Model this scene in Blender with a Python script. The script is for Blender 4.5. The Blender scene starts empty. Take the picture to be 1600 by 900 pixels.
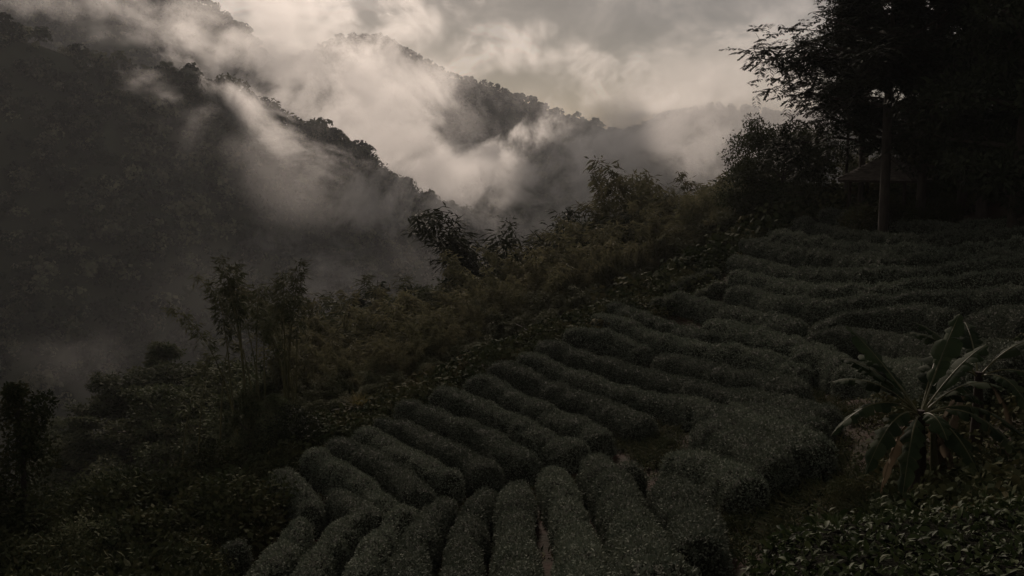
import bpy, math, random
import numpy as np
from mathutils import Vector, Matrix

random.seed(7)
RNG = np.random.default_rng(11)
SC = bpy.context.scene
COL = SC.collection
PI = math.pi

# ------------------------------------------------------------------ camera
F_PX = 1555.6                       # 35 mm lens on a 36 mm sensor, in pixels of the 1600 wide photo
PITCH = math.radians(7.33)
cam_data = bpy.data.cameras.new('camera')
cam_data.lens = 35; cam_data.sensor_width = 36
cam_data.clip_start = 0.1; cam_data.clip_end = 20000
cam = bpy.data.objects.new('camera', cam_data)
COL.objects.link(cam)
cam.location = (0, 0, 0)
cam.rotation_euler = (math.radians(90) - PITCH, 0, 0)
SC.camera = cam

# ------------------------------------------------------------------ render settings
SC.render.engine = 'CYCLES'
cy = SC.cycles
cy.use_denoising = True
cy.max_bounces = 12; cy.diffuse_bounces = 2; cy.glossy_bounces = 1; cy.transmission_bounces = 2
cy.transparent_max_bounces = 8
cy.volume_bounces = 10
cy.volume_step_rate = 0.5; cy.volume_max_steps = 200
cy.sample_clamp_indirect = 4
cy.caustics_reflective = False; cy.caustics_refractive = False
vs = SC.view_settings
vs.view_transform = 'Standard'; vs.look = 'None'; vs.gamma = 1; vs.use_curve_mapping = False
vs.exposure = -1.22

# ------------------------------------------------------------------ sky and sun
SUN_EL, SUN_AZ = math.radians(26), math.radians(-6)     # azimuth from straight ahead (+Y), to the right positive
world = bpy.data.worlds.new('World'); SC.world = world
world.use_nodes = True
nt = world.node_tree; nt.nodes.clear()
def N(tree, kind, **kw):
    n = tree.nodes.new(kind)
    for k, v in kw.items():
        if k.startswith('i_'):
            n.inputs[k[2:].replace('_', ' ')].default_value = v
        else:
            setattr(n, k, v)
    return n
def ramp(tree, pts, src=None):
    r = tree.nodes.new('ShaderNodeValToRGB')
    cr = r.color_ramp
    while len(cr.elements) < len(pts): cr.elements.new(0.5)
    for e, (p, c) in zip(cr.elements, pts):
        e.position = p; e.color = (c[0], c[1], c[2], 1) if hasattr(c, '__len__') else (c, c, c, 1)
    if src is not None: tree.links.new(src, r.inputs[0])
    return r
sky = N(nt, 'ShaderNodeTexSky', sky_type='NISHITA', sun_disc=False)
sky.sun_elevation = SUN_EL; sky.sun_rotation = SUN_AZ
sky.air_density = 1.0; sky.dust_density = 1.5; sky.altitude = 900
bg1 = N(nt, 'ShaderNodeBackground'); bg1.inputs['Strength'].default_value = 0.05; sky.ozone_density = 0.0
tint = N(nt, 'ShaderNodeMix'); tint.data_type = 'RGBA'; tint.blend_type = 'MULTIPLY'; tint.inputs[0].default_value = 1.0
tint.inputs[7].default_value = (0.50, 0.47, 0.45, 1)
nt.links.new(sky.outputs[0], tint.inputs[6]); nt.links.new(tint.outputs[2], bg1.inputs['Color'])
# cloud deck over the sky: layered noise by direction, brighter where the sun sits behind it
tc = N(nt, 'ShaderNodeTexCoord')
mp = N(nt, 'ShaderNodeMapping'); mp.inputs['Scale'].default_value = (1.0, 1.0, 1.7)
mp.inputs['Rotation'].default_value = (0, math.radians(18), 0)
nt.links.new(tc.outputs['Generated'], mp.inputs[0])
n1 = N(nt, 'ShaderNodeTexNoise'); n1.inputs['Scale'].default_value = 10.0; n1.inputs['Detail'].default_value = 9
n1.inputs['Roughness'].default_value = 0.55; n1.inputs['Distortion'].default_value = 0.5
nt.links.new(mp.outputs[0], n1.inputs['Vector'])
cl = ramp(nt, [(0.36, (0.34, 0.31, 0.29)), (0.46, (0.54, 0.48, 0.44)), (0.54, (0.95, 0.815, 0.725)), (0.62, (2.0, 1.70, 1.50))], n1.outputs['Fac'])
bg2 = N(nt, 'ShaderNodeBackground'); bg2.inputs['Strength'].default_value = 0.41
nt.links.new(cl.outputs[0], bg2.inputs['Color'])
addw = N(nt, 'ShaderNodeAddShader')
nt.links.new(bg1.outputs[0], addw.inputs[0]); nt.links.new(bg2.outputs[0], addw.inputs[1])
wo = N(nt, 'ShaderNodeOutputWorld'); nt.links.new(addw.outputs[0], wo.inputs['Surface'])

sun_d = bpy.data.lights.new('sun', 'SUN'); sun_d.energy = 5.0; sun_d.angle = math.radians(5); sun_d.color = (1.0, 0.83, 0.70)
sun = bpy.data.objects.new('sun', sun_d); COL.objects.link(sun)
sdir = Vector((math.sin(SUN_AZ) * math.cos(SUN_EL), math.cos(SUN_AZ) * math.cos(SUN_EL), math.sin(SUN_EL)))
sun.rotation_euler = sdir.to_track_quat('Z', 'Y').to_euler()
sun.location = (0, 0, 60)

# ------------------------------------------------------------------ helpers
CP, SP = math.cos(PITCH), math.sin(PITCH)
def at(u, v, d):
    """The point seen at pixel (u, v) of the 1600 x 900 photo, at forward distance d in metres."""
    xc, yc = (u - 800) / F_PX, (450 - v) / F_PX
    dy = CP + yc * SP; dz = -SP + yc * CP
    k = d / dy
    return np.array((xc * k, d, dz * k))
def unit(v):
    v = np.asarray(v, float)
    return v / np.maximum(np.linalg.norm(v, axis=-1, keepdims=True), 1e-9)
_P = RNG.permutation(4096)
def _h(ix, iy, iz, seed):
    return _P[(_P[(_P[(ix + seed * 131) & 4095] + iy) & 4095] + iz) & 4095] / 4095.0
def vnoise(x, y, z=0.0, seed=0):
    x = np.asarray(x, float); y = np.asarray(y, float); z = np.zeros_like(x) + z
    ix, iy, iz = np.floor(x).astype(int), np.floor(y).astype(int), np.floor(z).astype(int)
    fx, fy, fz = x - ix, y - iy, z - iz
    s = lambda t: t * t * (3 - 2 * t)
    fx, fy, fz = s(fx), s(fy), s(fz)
    r = 0
    for a in (0, 1):
        for b in (0, 1):
            for c in (0, 1):
                w = (fx if a else 1 - fx) * (fy if b else 1 - fy) * (fz if c else 1 - fz)
                r = r + w * _h(ix + a, iy + b, iz + c, seed)
    return r * 2 - 1
def fbm(x, y, z=0.0, octv=4, seed=0, gain=0.5):
    r, a, t = 0, 1.0, 0
    for k in range(octv):
        r = r + a * vnoise(np.asarray(x) * 2 ** k, np.asarray(y) * 2 ** k, np.asarray(z) * 2 ** k, seed + k); t += a; a *= gain
    return r / t

class MB:
    """Collects vertices and faces with numpy and builds one mesh object from them."""
    def __init__(s): s.V, s.Fc, s.Fn, s.M, s.R, s.n = [], [], [], [], [], 0
    def add(s, verts, faces, mat=0, rnd=None):
        """faces: (m, k) int array, all faces with k corners"""
        verts = np.asarray(verts, float).reshape(-1, 3); faces = np.asarray(faces, np.int64)
        s.V.append(verts); s.Fc.append((faces + s.n).ravel()); s.Fn.append(np.full(len(faces), faces.shape[1]))
        s.M.append(np.full(len(faces), mat)); s.n += len(verts)
        s.R.append(np.full(len(verts), 0.5) if rnd is None else np.asarray(rnd, float))
        return s
    def grid(s, P, mat=0, wrap=False, rnd=None):
        """P (a, b, 3) surface"""
        a, b = P.shape[:2]
        i = np.arange(a - 1)[:, None] * b
        j = np.arange(b if wrap else b - 1)[None, :]
        j2 = (j + 1) % b
        f = np.stack([i + j, i + j2, i + b + j2, i + b + j], -1).reshape(-1, 4)
        return s.add(P.reshape(-1, 3), f, mat, rnd)
    def tube(s, pts, rad, k=6, mat=0, cap=True):
        pts = np.asarray(pts, float); rad = np.broadcast_to(np.asarray(rad, float), (len(pts),))
        t = unit(np.gradient(pts, axis=0))
        ref = np.array((0, 0, 1.0)) if abs(t[0][2]) < 0.8 else np.array((1.0, 0, 0))
        n1 = unit(np.cross(t, ref)); n2 = np.cross(t, n1)
        a = np.linspace(0, 2 * PI, k, endpoint=False)
        P = pts[:, None] + rad[:, None, None] * (np.cos(a)[None, :, None] * n1[:, None] + np.sin(a)[None, :, None] * n2[:, None])
        s.grid(P, mat, wrap=True)
        if cap:
            s.add(P[-1], [list(range(k))], mat); s.add(P[0], [list(range(k))[::-1]], mat)
        return s
    def box(s, c, size, rz=0, mat=0, R=None):
        h = np.asarray(size, float) / 2
        v = np.array([(x, y, z) for x in (-1, 1) for y in (-1, 1) for z in (-1, 1)]) * h
        if R is None: R = np.array(((math.cos(rz), -math.sin(rz), 0), (math.sin(rz), math.cos(rz), 0), (0, 0, 1)))
        v = v @ np.asarray(R).T + np.asarray(c)
        return s.add(v, [(0, 1, 3, 2), (4, 6, 7, 5), (0, 4, 5, 1), (2, 3, 7, 6), (0, 2, 6, 4), (1, 5, 7, 3)], mat)
    def leaves(s, pos, axis, nrm, length, width, mat=0, rnd=None, bend=0.0):
        """pointed leaf quads: base, two sides, tip"""
        pos = np.asarray(pos, float); m = len(pos)
        if m == 0: return s
        axis = unit(axis); side = unit(np.cross(axis, nrm)); up = np.cross(side, axis)
        L = np.broadcast_to(np.asarray(length, float), (m,))[:, None]; W = np.broadcast_to(np.asarray(width, float), (m,))[:, None]
        a = pos; tip = pos + axis * L - up * L * bend
        mid = pos + axis * L * 0.45 + up * L * 0.06
        V = np.stack([a, mid + side * W / 2, tip, mid - side * W / 2], 1).reshape(-1, 3)
        f = np.arange(m * 4).reshape(m, 4)
        r = RNG.random(m) if rnd is None else rnd
        return s.add(V, f, mat, np.repeat(r, 4))
    def mesh(s, name, mats, smooth=True):
        me = bpy.data.meshes.new(name)
        V = np.concatenate(s.V); Fc = np.concatenate(s.Fc).astype(np.int32); Fn = np.concatenate(s.Fn).astype(np.int32); M = np.concatenate(s.M).astype(np.int32)
        me.vertices.add(len(V)); me.vertices.foreach_set('co', V.astype(np.float32).ravel())
        me.loops.add(len(Fc)); me.loops.foreach_set('vertex_index', Fc)
        me.polygons.add(len(Fn)); me.polygons.foreach_set('loop_start', np.concatenate(([0], np.cumsum(Fn)[:-1])).astype(np.int32))
        me.polygons.foreach_set('loop_total', Fn)
        me.polygons.foreach_set('material_index', M)
        me.polygons.foreach_set('use_smooth', np.full(len(Fn), smooth))
        for m in mats: me.materials.append(m)
        at_ = me.attributes.new('rnd', 'FLOAT', 'POINT'); at_.data.foreach_set('value', np.concatenate(s.R).astype(np.float32))
        me.update(calc_edges=True)
        return me
    def build(s, name, mats, parent=None, loc=(0, 0, 0), smooth=True):
        if not isinstance(mats, (list, tuple)): mats = [mats]
        o = bpy.data.objects.new(name, s.mesh(name, mats, smooth)); COL.objects.link(o)
        o.location = loc
        if parent is not None: o.parent = parent
        return o
def tag(o, label=None, cat=None, group=None, kind=None):
    if label: o['label'] = label
    if cat: o['category'] = cat
    if group: o['group'] = group
    if kind: o['kind'] = kind
    return o
def empty(name, loc=(0, 0, 0), rz=0.0):
    o = bpy.data.objects.new(name, None); COL.objects.link(o); o.location = loc; o.rotation_euler = (0, 0, rz)
    o.empty_display_size = 0.3
    return o

# ------------------------------------------------------------------ materials
MATS = {}
def new_mat(name):
    m = bpy.data.materials.new(name); m.use_nodes = True
    t = m.node_tree; t.nodes.clear()
    o = N(t, 'ShaderNodeOutputMaterial')
    MATS[name] = m
    return m, t, o
def leaf_mat(name, cols, rough=0.5, spec=0.35, trans=0.25, patch=0.0, patch_scale=0.3):
    """foliage: base colour varies leaf by leaf and in patches; a share of light passes through"""
    m, t, o = new_mat(name)
    a = N(t, 'ShaderNodeAttribute', attribute_name='rnd')
    oi = N(t, 'ShaderNodeObjectInfo')
    ns = N(t, 'ShaderNodeTexNoise'); ns.inputs['Scale'].default_value = patch_scale; ns.inputs['Detail'].default_value = 2
    g = N(t, 'ShaderNodeNewGeometry'); t.links.new(g.outputs['Position'], ns.inputs['Vector'])
    mx = N(t, 'ShaderNodeMath', operation='MULTIPLY_ADD'); mx.inputs[1].default_value = patch; t.links.new(ns.outputs['Fac'], mx.inputs[0])
    sb = N(t, 'ShaderNodeMath', operation='ADD'); sb.inputs[1].default_value = -patch * 0.5; t.links.new(a.outputs['Fac'], sb.inputs[0])
    t.links.new(sb.outputs[0], mx.inputs[2])
    r = ramp(t, [(i / (len(cols) - 1), c) for i, c in enumerate(cols)], mx.outputs[0])
    hs = N(t, 'ShaderNodeHueSaturation'); t.links.new(r.outputs[0], hs.inputs['Color'])
    mr = N(t, 'ShaderNodeMapRange'); mr.inputs['To Min'].default_value = 0.75; mr.inputs['To Max'].default_value = 1.25
    t.links.new(oi.outputs['Random'], mr.inputs['Value']); t.links.new(mr.outputs[0], hs.inputs['Value'])
    p = N(t, 'ShaderNodeBsdfPrincipled'); p.inputs['Roughness'].default_value = rough; p.inputs['Specular IOR Level'].default_value = spec
    t.links.new(hs.outputs[0], p.inputs['Base Color'])
    if trans > 0:
        tr = N(t, 'ShaderNodeBsdfTranslucent'); t.links.new(hs.outputs[0], tr.inputs['Color'])
        ms = N(t, 'ShaderNodeMixShader'); ms.inputs[0].default_value = trans
        t.links.new(p.outputs[0], ms.inputs[1]); t.links.new(tr.outputs[0], ms.inputs[2]); t.links.new(ms.outputs[0], o.inputs['Surface'])
    else:
        t.links.new(p.outputs[0], o.inputs['Surface'])
    return m
def noise_mat(name, pts, scale=4.0, rough=0.85, spec=0.2, bump=0.3, bscale=None, detail=8, stretch=(1, 1, 1), dist=0.0):
    m, t, o = new_mat(name)
    g = N(t, 'ShaderNodeTexCoord')
    mp = N(t, 'ShaderNodeMapping'); mp.inputs['Scale'].default_value = stretch; t.links.new(g.outputs['Object'], mp.inputs[0])
    ns = N(t, 'ShaderNodeTexNoise'); ns.inputs['Scale'].default_value = scale; ns.inputs['Detail'].default_value = detail
    ns.inputs['Roughness'].default_value = 0.6; ns.inputs['Distortion'].default_value = dist
    t.links.new(mp.outputs[0], ns.inputs['Vector'])
    r = ramp(t, pts, ns.outputs['Fac'])
    p = N(t, 'ShaderNodeBsdfPrincipled'); p.inputs['Roughness'].default_value = rough; p.inputs['Specular IOR Level'].default_value = spec
    t.links.new(r.outputs[0], p.inputs['Base Color'])
    n2 = N(t, 'ShaderNodeTexNoise'); n2.inputs['Scale'].default_value = bscale or scale * 5; n2.inputs['Detail'].default_value = 6
    t.links.new(mp.outputs[0], n2.inputs['Vector'])
    b = N(t, 'ShaderNodeBump'); b.inputs['Strength'].default_value = bump; b.inputs['Distance'].default_value = 0.05
    t.links.new(n2.outputs['Fac'], b.inputs['Height']); t.links.new(b.outputs[0], p.inputs['Normal'])
    t.links.new(p.outputs[0], o.inputs['Surface'])
    return m
M_SOIL = noise_mat('hill_soil', [(0.30, (0.014, 0.014, 0.008)), (0.46, (0.026, 0.022, 0.013)), (0.56, (0.032, 0.021, 0.014)), (0.70, (0.046, 0.026, 0.018))], 0.8, bump=1.0, bscale=6, spec=0.05)
M_FLOOR = noise_mat('forest_floor', [(0.3, (0.018, 0.022, 0.012)), (0.6, (0.035, 0.038, 0.02)), (0.8, (0.05, 0.04, 0.025))], 0.5, bump=0.7, bscale=5)
M_SLOPE = noise_mat('mountain_slope', [(0.3, (0.025, 0.032, 0.018)), (0.7, (0.05, 0.058, 0.032))], 0.02, bump=0.6, bscale=0.3)
M_FOREST = leaf_mat('far_forest_leaves', [(0.008, 0.013, 0.008), (0.040, 0.052, 0.030), (0.19, 0.19, 0.12)], rough=0.8, spec=0.1, trans=0.15, patch=0.8, patch_scale=0.02)
M_TEA = leaf_mat('tea_leaves', [(0.062, 0.078, 0.056), (0.094, 0.112, 0.080), (0.132, 0.148, 0.108), (0.185, 0.196, 0.150)], rough=0.75, spec=0.06, trans=0.08, patch=0.6, patch_scale=0.6)
M_TEA_CORE = noise_mat('tea_core_shade', [(0.3, (0.014, 0.017, 0.010)), (0.7, (0.035, 0.038, 0.022))], 8, bump=1.0)  # hedge body in darkened leaf green, inner self-shadow put into the colour
M_BARK = noise_mat('bark', [(0.3, (0.025, 0.02, 0.016)), (0.7, (0.07, 0.058, 0.045))], 5, bump=0.9, stretch=(1, 1, 0.25))

# ------------------------------------------------------------------ near hillside
CTRL = [(480,690,36),(640,620,42),(750,560,50),(860,520,56),(1000,465,63),(1130,400,70),(1200,352,74),(1330,315,74),(1450,322,66),(1590,335,58),
        (1590,420,44),(1590,520,34),(1400,420,48),(1250,425,56),(1000,560,46),(1150,500,50),(1300,500,42),(780,650,40),(830,722,33),(1000,680,34),
        (1120,640,36),(1250,605,36),(480,880,24),(700,880,23),(900,880,22),(1050,850,21),(1200,780,22),(1300,700,25),(1425,800,17.5),(1560,700,19),
        (400,760,32),(340,900,25)]
pts3 = [at(*c) for c in CTRL]
pts3 += [np.array(p, float) for p in [
    (0,0,-1.7),(3,0,-1.4),(-3,0,-2.4),(2.2,5,-3.1),(4,6,-3.0),(0,6,-4.2),(-5,8,-6.5),(5,11,-4.4),(1.5,11,-5.9),(8,14,-4.6),(10,5,-1.5),(20,8,0.5),(20,25,-1.5),(32,35,0.5),(14,-15,1),(-14,-15,-3),(-14,8,-8.5),(-10,17,-10.5),
    (-14,25,-13),(-20,30,-16),(-13,40,-14.5),(-10,50,-15.5),(-5,56,-14.8),(-1,62,-13.8),(4,68,-13.2),(8,74,-13),(13,80,-12),(-20,50,-21),(-30,40,-24),(-30,70,-29),(-12,80,-24),(0,90,-22),(12,100,-22),(18,88,-10),(25,90,-7),
    (30,75,-1),(36,60,1),(45,50,4),(60,60,9),(60,100,3),(38,82,-2),(30,110,-16),(-41,110,-33),(-60,70,-40),(-50,20,-28),(-80,0,-40),(-90,120,-55),(-60,170,-58),(0,150,-42),(0,210,-68),(-60,240,-80),
    (60,150,-25),(60,220,-60),(120,100,0),(120,180,-35),(-130,200,-88),(-130,80,-66),(-100,290,-100),(0,290,-98),(100,290,-85),(-140,0,-60),(120,0,12),(120,50,12),(60,-20,6),(-60,-30,-22)]]
_C = np.array(pts3)
def _tps_fit(C, lam=0.6):
    n = len(C); d = np.linalg.norm(C[:, None, :2] - C[None, :, :2], axis=-1)
    K = np.where(d > 0, d * d * np.log(np.maximum(d, 1e-9)), 0) + lam * np.eye(n) * 20
    Pm = np.hstack([np.ones((n, 1)), C[:, :2]])
    A = np.block([[K, Pm], [Pm.T, np.zeros((3, 3))]])
    return np.linalg.solve(A, np.concatenate([C[:, 2], np.zeros(3)]))
_W = _tps_fit(_C)
def ground(x, y):
    """height of the near hillside"""
    x = np.asarray(x, float); y = np.asarray(y, float); sh = x.shape
    X = np.stack([x.ravel(), y.ravel()], -1)
    out = np.empty(len(X))
    for i in range(0, len(X), 20000):
        c = X[i:i + 20000]
        d = np.linalg.norm(c[:, None] - _C[None, :, :2], axis=-1)
        K = np.where(d > 0, d * d * np.log(np.maximum(d, 1e-9)), 0)
        out[i:i + 20000] = K @ _W[:len(_C)] + _W[len(_C)] + c @ _W[-2:]
    out += 0.10 * fbm(X[:, 0] * 0.5, X[:, 1] * 0.5, 0, 4, 3)
    return out.reshape(sh)
def gz(x, y): return float(ground(np.array([x]), np.array([y]))[0])
def on_ground(u, v, lift=0.0, d0=4.0, d1=150.0):
    """where the line of sight through pixel (u, v) meets the hillside raised by lift"""
    ds = np.exp(np.linspace(math.log(d0), math.log(d1), 500))
    r = at(u, v, 1.0)
    z = ground(r[0] * ds, ds) + lift
    hit = np.nonzero(r[2] * ds < z)[0]
    if len(hit) == 0: return None
    k = max(hit[0], 1)
    a, b = r[2] * ds[k - 1] - z[k - 1], r[2] * ds[k] - z[k]
    f = a / (a - b + 1e-9)
    d = ds[k - 1] + f * (ds[k] - ds[k - 1])
    return np.array((r[0] * d, d, r[2] * d))
def axis_pts(segs):
    o = []
    for a, b, st in segs: o.append(np.arange(a, b, st))
    return np.concatenate(o + [[segs[-1][1]]])
gx = axis_pts([(-140, -40, 4), (-40, 45, 0.6), (45, 120, 4)])
gy = axis_pts([(-30, 4, 1.5), (4, 85, 0.6), (85, 130, 2), (130, 290, 6)])
GX, GY = np.meshgrid(gx, gy)
GZ = ground(GX, GY)
hb = MB(); hb.grid(np.stack([GX, GY, GZ], -1))
# the sheet's rim goes down to the valley floor
tag(hb.build('hillside_ground', M_SOIL), kind='structure')
vb = MB()
vx = np.concatenate([[-9000, -4000, -2000], np.arange(-1500, 1501, 100), [2000, 4000, 9000]]); vy = np.concatenate([[-3000, -500, -100], np.arange(0, 2401, 100), [4000, 9000]])
VX, VY = np.meshgrid(vx, vy)
VZ = -112 + 6 * fbm(VX / 300, VY / 300, 0, 3, 5)
vb.grid(np.stack([VX, VY, VZ], -1)); tag(vb.build('valley_ground', M_FLOOR), kind='structure')

# ------------------------------------------------------------------ mountains
def resample(P, n):
    P = np.asarray(P, float); s = np.concatenate([[0], np.cumsum(np.linalg.norm(np.diff(P, axis=0), axis=1))])
    t = np.linspace(0, s[-1], n)
    return np.stack([np.interp(t, s, P[:, k]) for k in range(3)], -1)
def mountain(name, ridge, down, slope, length, back=160, ns=160, ntt=70, gully=22, wave=110, seed=1, lower=9.0):
    """a ridge line with a gullied slope falling towards `down` and a back slope; returns the (s, t) surface"""
    R = resample([at(*r) for r in ridge], ns); R[:, 2] -= lower
    d = unit(np.array([down[0], down[1], 0.0]))
    t = np.concatenate([-np.linspace(1, 0.03, 14) * back, np.linspace(0, 1, ntt) ** 1.1 * length])
    S = np.arange(ns)[:, None] * (np.linalg.norm(R[-1] - R[0]) / ns)
    T = t[None, :]
    P = R[:, None, :] + d[None, None, :] * T[..., None]
    a = np.abs(T)
    drop = math.tan(math.radians(slope)) * a * (1 - 0.25 * np.clip(a / length, 0, 1)) 
    warp = 30 * fbm(S / 150, T / 150, 0, 3, seed + 9)
    g = np.abs(fbm((S + warp) / wave, T / (wave * 3.5), 0, 3, seed)) * 2 - 0.5
    env = np.clip(a / 60, 0, 1)
    P[..., 2] -= drop
    P[..., 2] -= gully * g * env
    P[..., 2] += 5 * fbm(P[..., 0] / 35, P[..., 1] / 35, 0, 4, seed + 5) * (0.4 + env)
    b = MB(); b.grid(P)
    o = tag(b.build(name, M_SLOPE), kind='structure')
    return P, len(np.linspace(1, 0.03, 14))
def crown_cards(b, C, rad, hgt, k, clump, mat=0):
    """leaf clumps over the upper shell of many lobed crowns: C centres (n,3)"""
    n = len(C); nl = 6
    lob = unit(RNG.normal(size=(n, nl, 3))) * np.array((0.62, 0.62, 0.45)); lob[..., 2] = np.abs(lob[..., 2])
    lr = RNG.uniform(0.38, 0.6, (n, nl))
    idx = RNG.integers(0, nl, (n, k))
    ii = np.arange(n)[:, None]
    d = unit(RNG.normal(size=(n, k, 3)) + np.array((0, -0.15, 0.55)))
    loc = (lob[ii, idx] + d * lr[ii, idx][..., None] * RNG.uniform(0.8, 1.08, (n, k, 1)))
    sc = np.stack([rad, rad, hgt], -1)[:, None, :]
    pos = C[:, None, :] + loc * sc
    nn = unit(d + RNG.normal(size=(n, k, 3)) * 0.45)
    ax = unit(np.cross(nn, RNG.normal(size=(n, k, 3))))
    L = (clump * rad)[:, None] * RNG.uniform(0.7, 1.3, (n, k))
    base = RNG.random(n)[:, None] * 0.75 + RNG.random((n, k)) * 0.25
    pos = pos - ax * L[..., None] * 0.5
    b.leaves(pos.reshape(-1, 3), ax.reshape(-1, 3), nn.reshape(-1, 3), L.ravel(), L.ravel() * 0.8, mat, base.ravel())
def forest_on(P, n0, name, count, size=(3.2, 6.5), k=70, clump=0.42, seed=2, tmax=1.0):
    """crowns scattered over the front of a mountain surface"""
    ns, nt_ = P.shape[:2]
    i = RNG.uniform(0, ns - 1.01, count); j = RNG.uniform(n0 - 6, n0 + (nt_ - n0 - 1.01) * tmax, count)
    i0, j0 = i.astype(int), j.astype(int); fi, fj = (i - i0)[:, None], (j - j0)[:, None]
    C = P[i0, j0] * (1 - fi) * (1 - fj) + P[i0 + 1, j0] * fi * (1 - fj) + P[i0, j0 + 1] * (1 - fi) * fj + P[i0 + 1, j0 + 1] * fi * fj
    keep = C[:, 2] > -112
    C = C[keep]
    r = RNG.uniform(size[0], size[1], len(C)) * (0.8 + 0.5 * np.clip(fbm(C[:, 0] / 60, C[:, 1] / 60, 0, 2, seed) + 0.3, 0, 1))
    C[:, 2] += r * 0.75
    b = MB(); crown_cards(b, C, r, r * 0.95, k, clump)
    return tag(b.build(name, M_FOREST), kind='stuff')

mA, nA = mountain('forested_mountain', [(-330,-170,440),(-150,-60,480),(0,22,520),(60,42,540),(130,74,560),(200,90,580),(290,102,600),(350,130,620),(420,156,650),(500,196,690),(550,222,720),(600,268,760),(680,304,820),(740,330,860),(800,352,900),(900,402,980),(1020,470,1060)],
                  (-0.18, -1), 37, 420, ns=220, ntt=90, gully=42, wave=85, seed=1, lower=10)
mB, nB = mountain('distant_mountain', [(-60,-60,1300),(120,-50,1300),(250,-30,1290),(330,0,1280),(350,10,1270),(390,46,1240),(430,90,1210),(480,140,1180),(560,200,1150)], (-0.3, -1), 38, 380, gully=30, wave=130, seed=21)
mC, nC = mountain('distant_mountain', [(400,120,1560),(470,82,1550),(530,54,1530),(590,54,1510),(630,70,1490),(665,92,1470),(700,112,1450),(735,118,1430),(770,128,1420),(810,148,1410),(860,164,1400),(930,184,1400),(1000,215,1400),(1100,262,1400)], (-0.25, -1), 36, 430, gully=32, wave=150, seed=31)
mD, nD = mountain('distant_mountain', [(640,360,960),(700,320,980),(760,284,1000),(800,262,1010),(830,240,1020),(860,226,1030),(890,210,1040),(930,206,1050),(980,196,1080),(1060,190,1120),(1150,200,1180),(1260,200,1230),(1400,180,1280)], (-0.1, -1), 36, 330, gully=28, wave=120, seed=41)
mE, nE = mountain('distant_mountain', [(860,270,1750),(940,225,1750),(1000,190,1760),(1060,168,1780),(1120,160,1800),(1200,172,1800),(1300,165,1800),(1450,160,1800)], (0, -1), 34, 420, gully=34, wave=170, seed=51)
forest_on(mA, nA, 'mountain_forest', 8000, size=(3.4, 8.2), k=80, clump=0.34)
forest_on(mA, nA, 'mountain_forest', 1100, size=(6.5, 10.5), k=150, clump=0.26)
forest_on(mD, nD, 'distant_forest', 2600, size=(3.5, 6.5), k=40, clump=0.55, tmax=0.7)
forest_on(mC, nC, 'distant_forest', 4200, size=(4, 8), k=36, clump=0.6, tmax=0.8)
forest_on(mB, nB, 'distant_forest', 2200, size=(4, 8), k=36, clump=0.6, tmax=0.6)
forest_on(mE, nE, 'distant_forest', 2200, size=(5, 9), k=30, clump=0.65, tmax=0.6)

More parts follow.
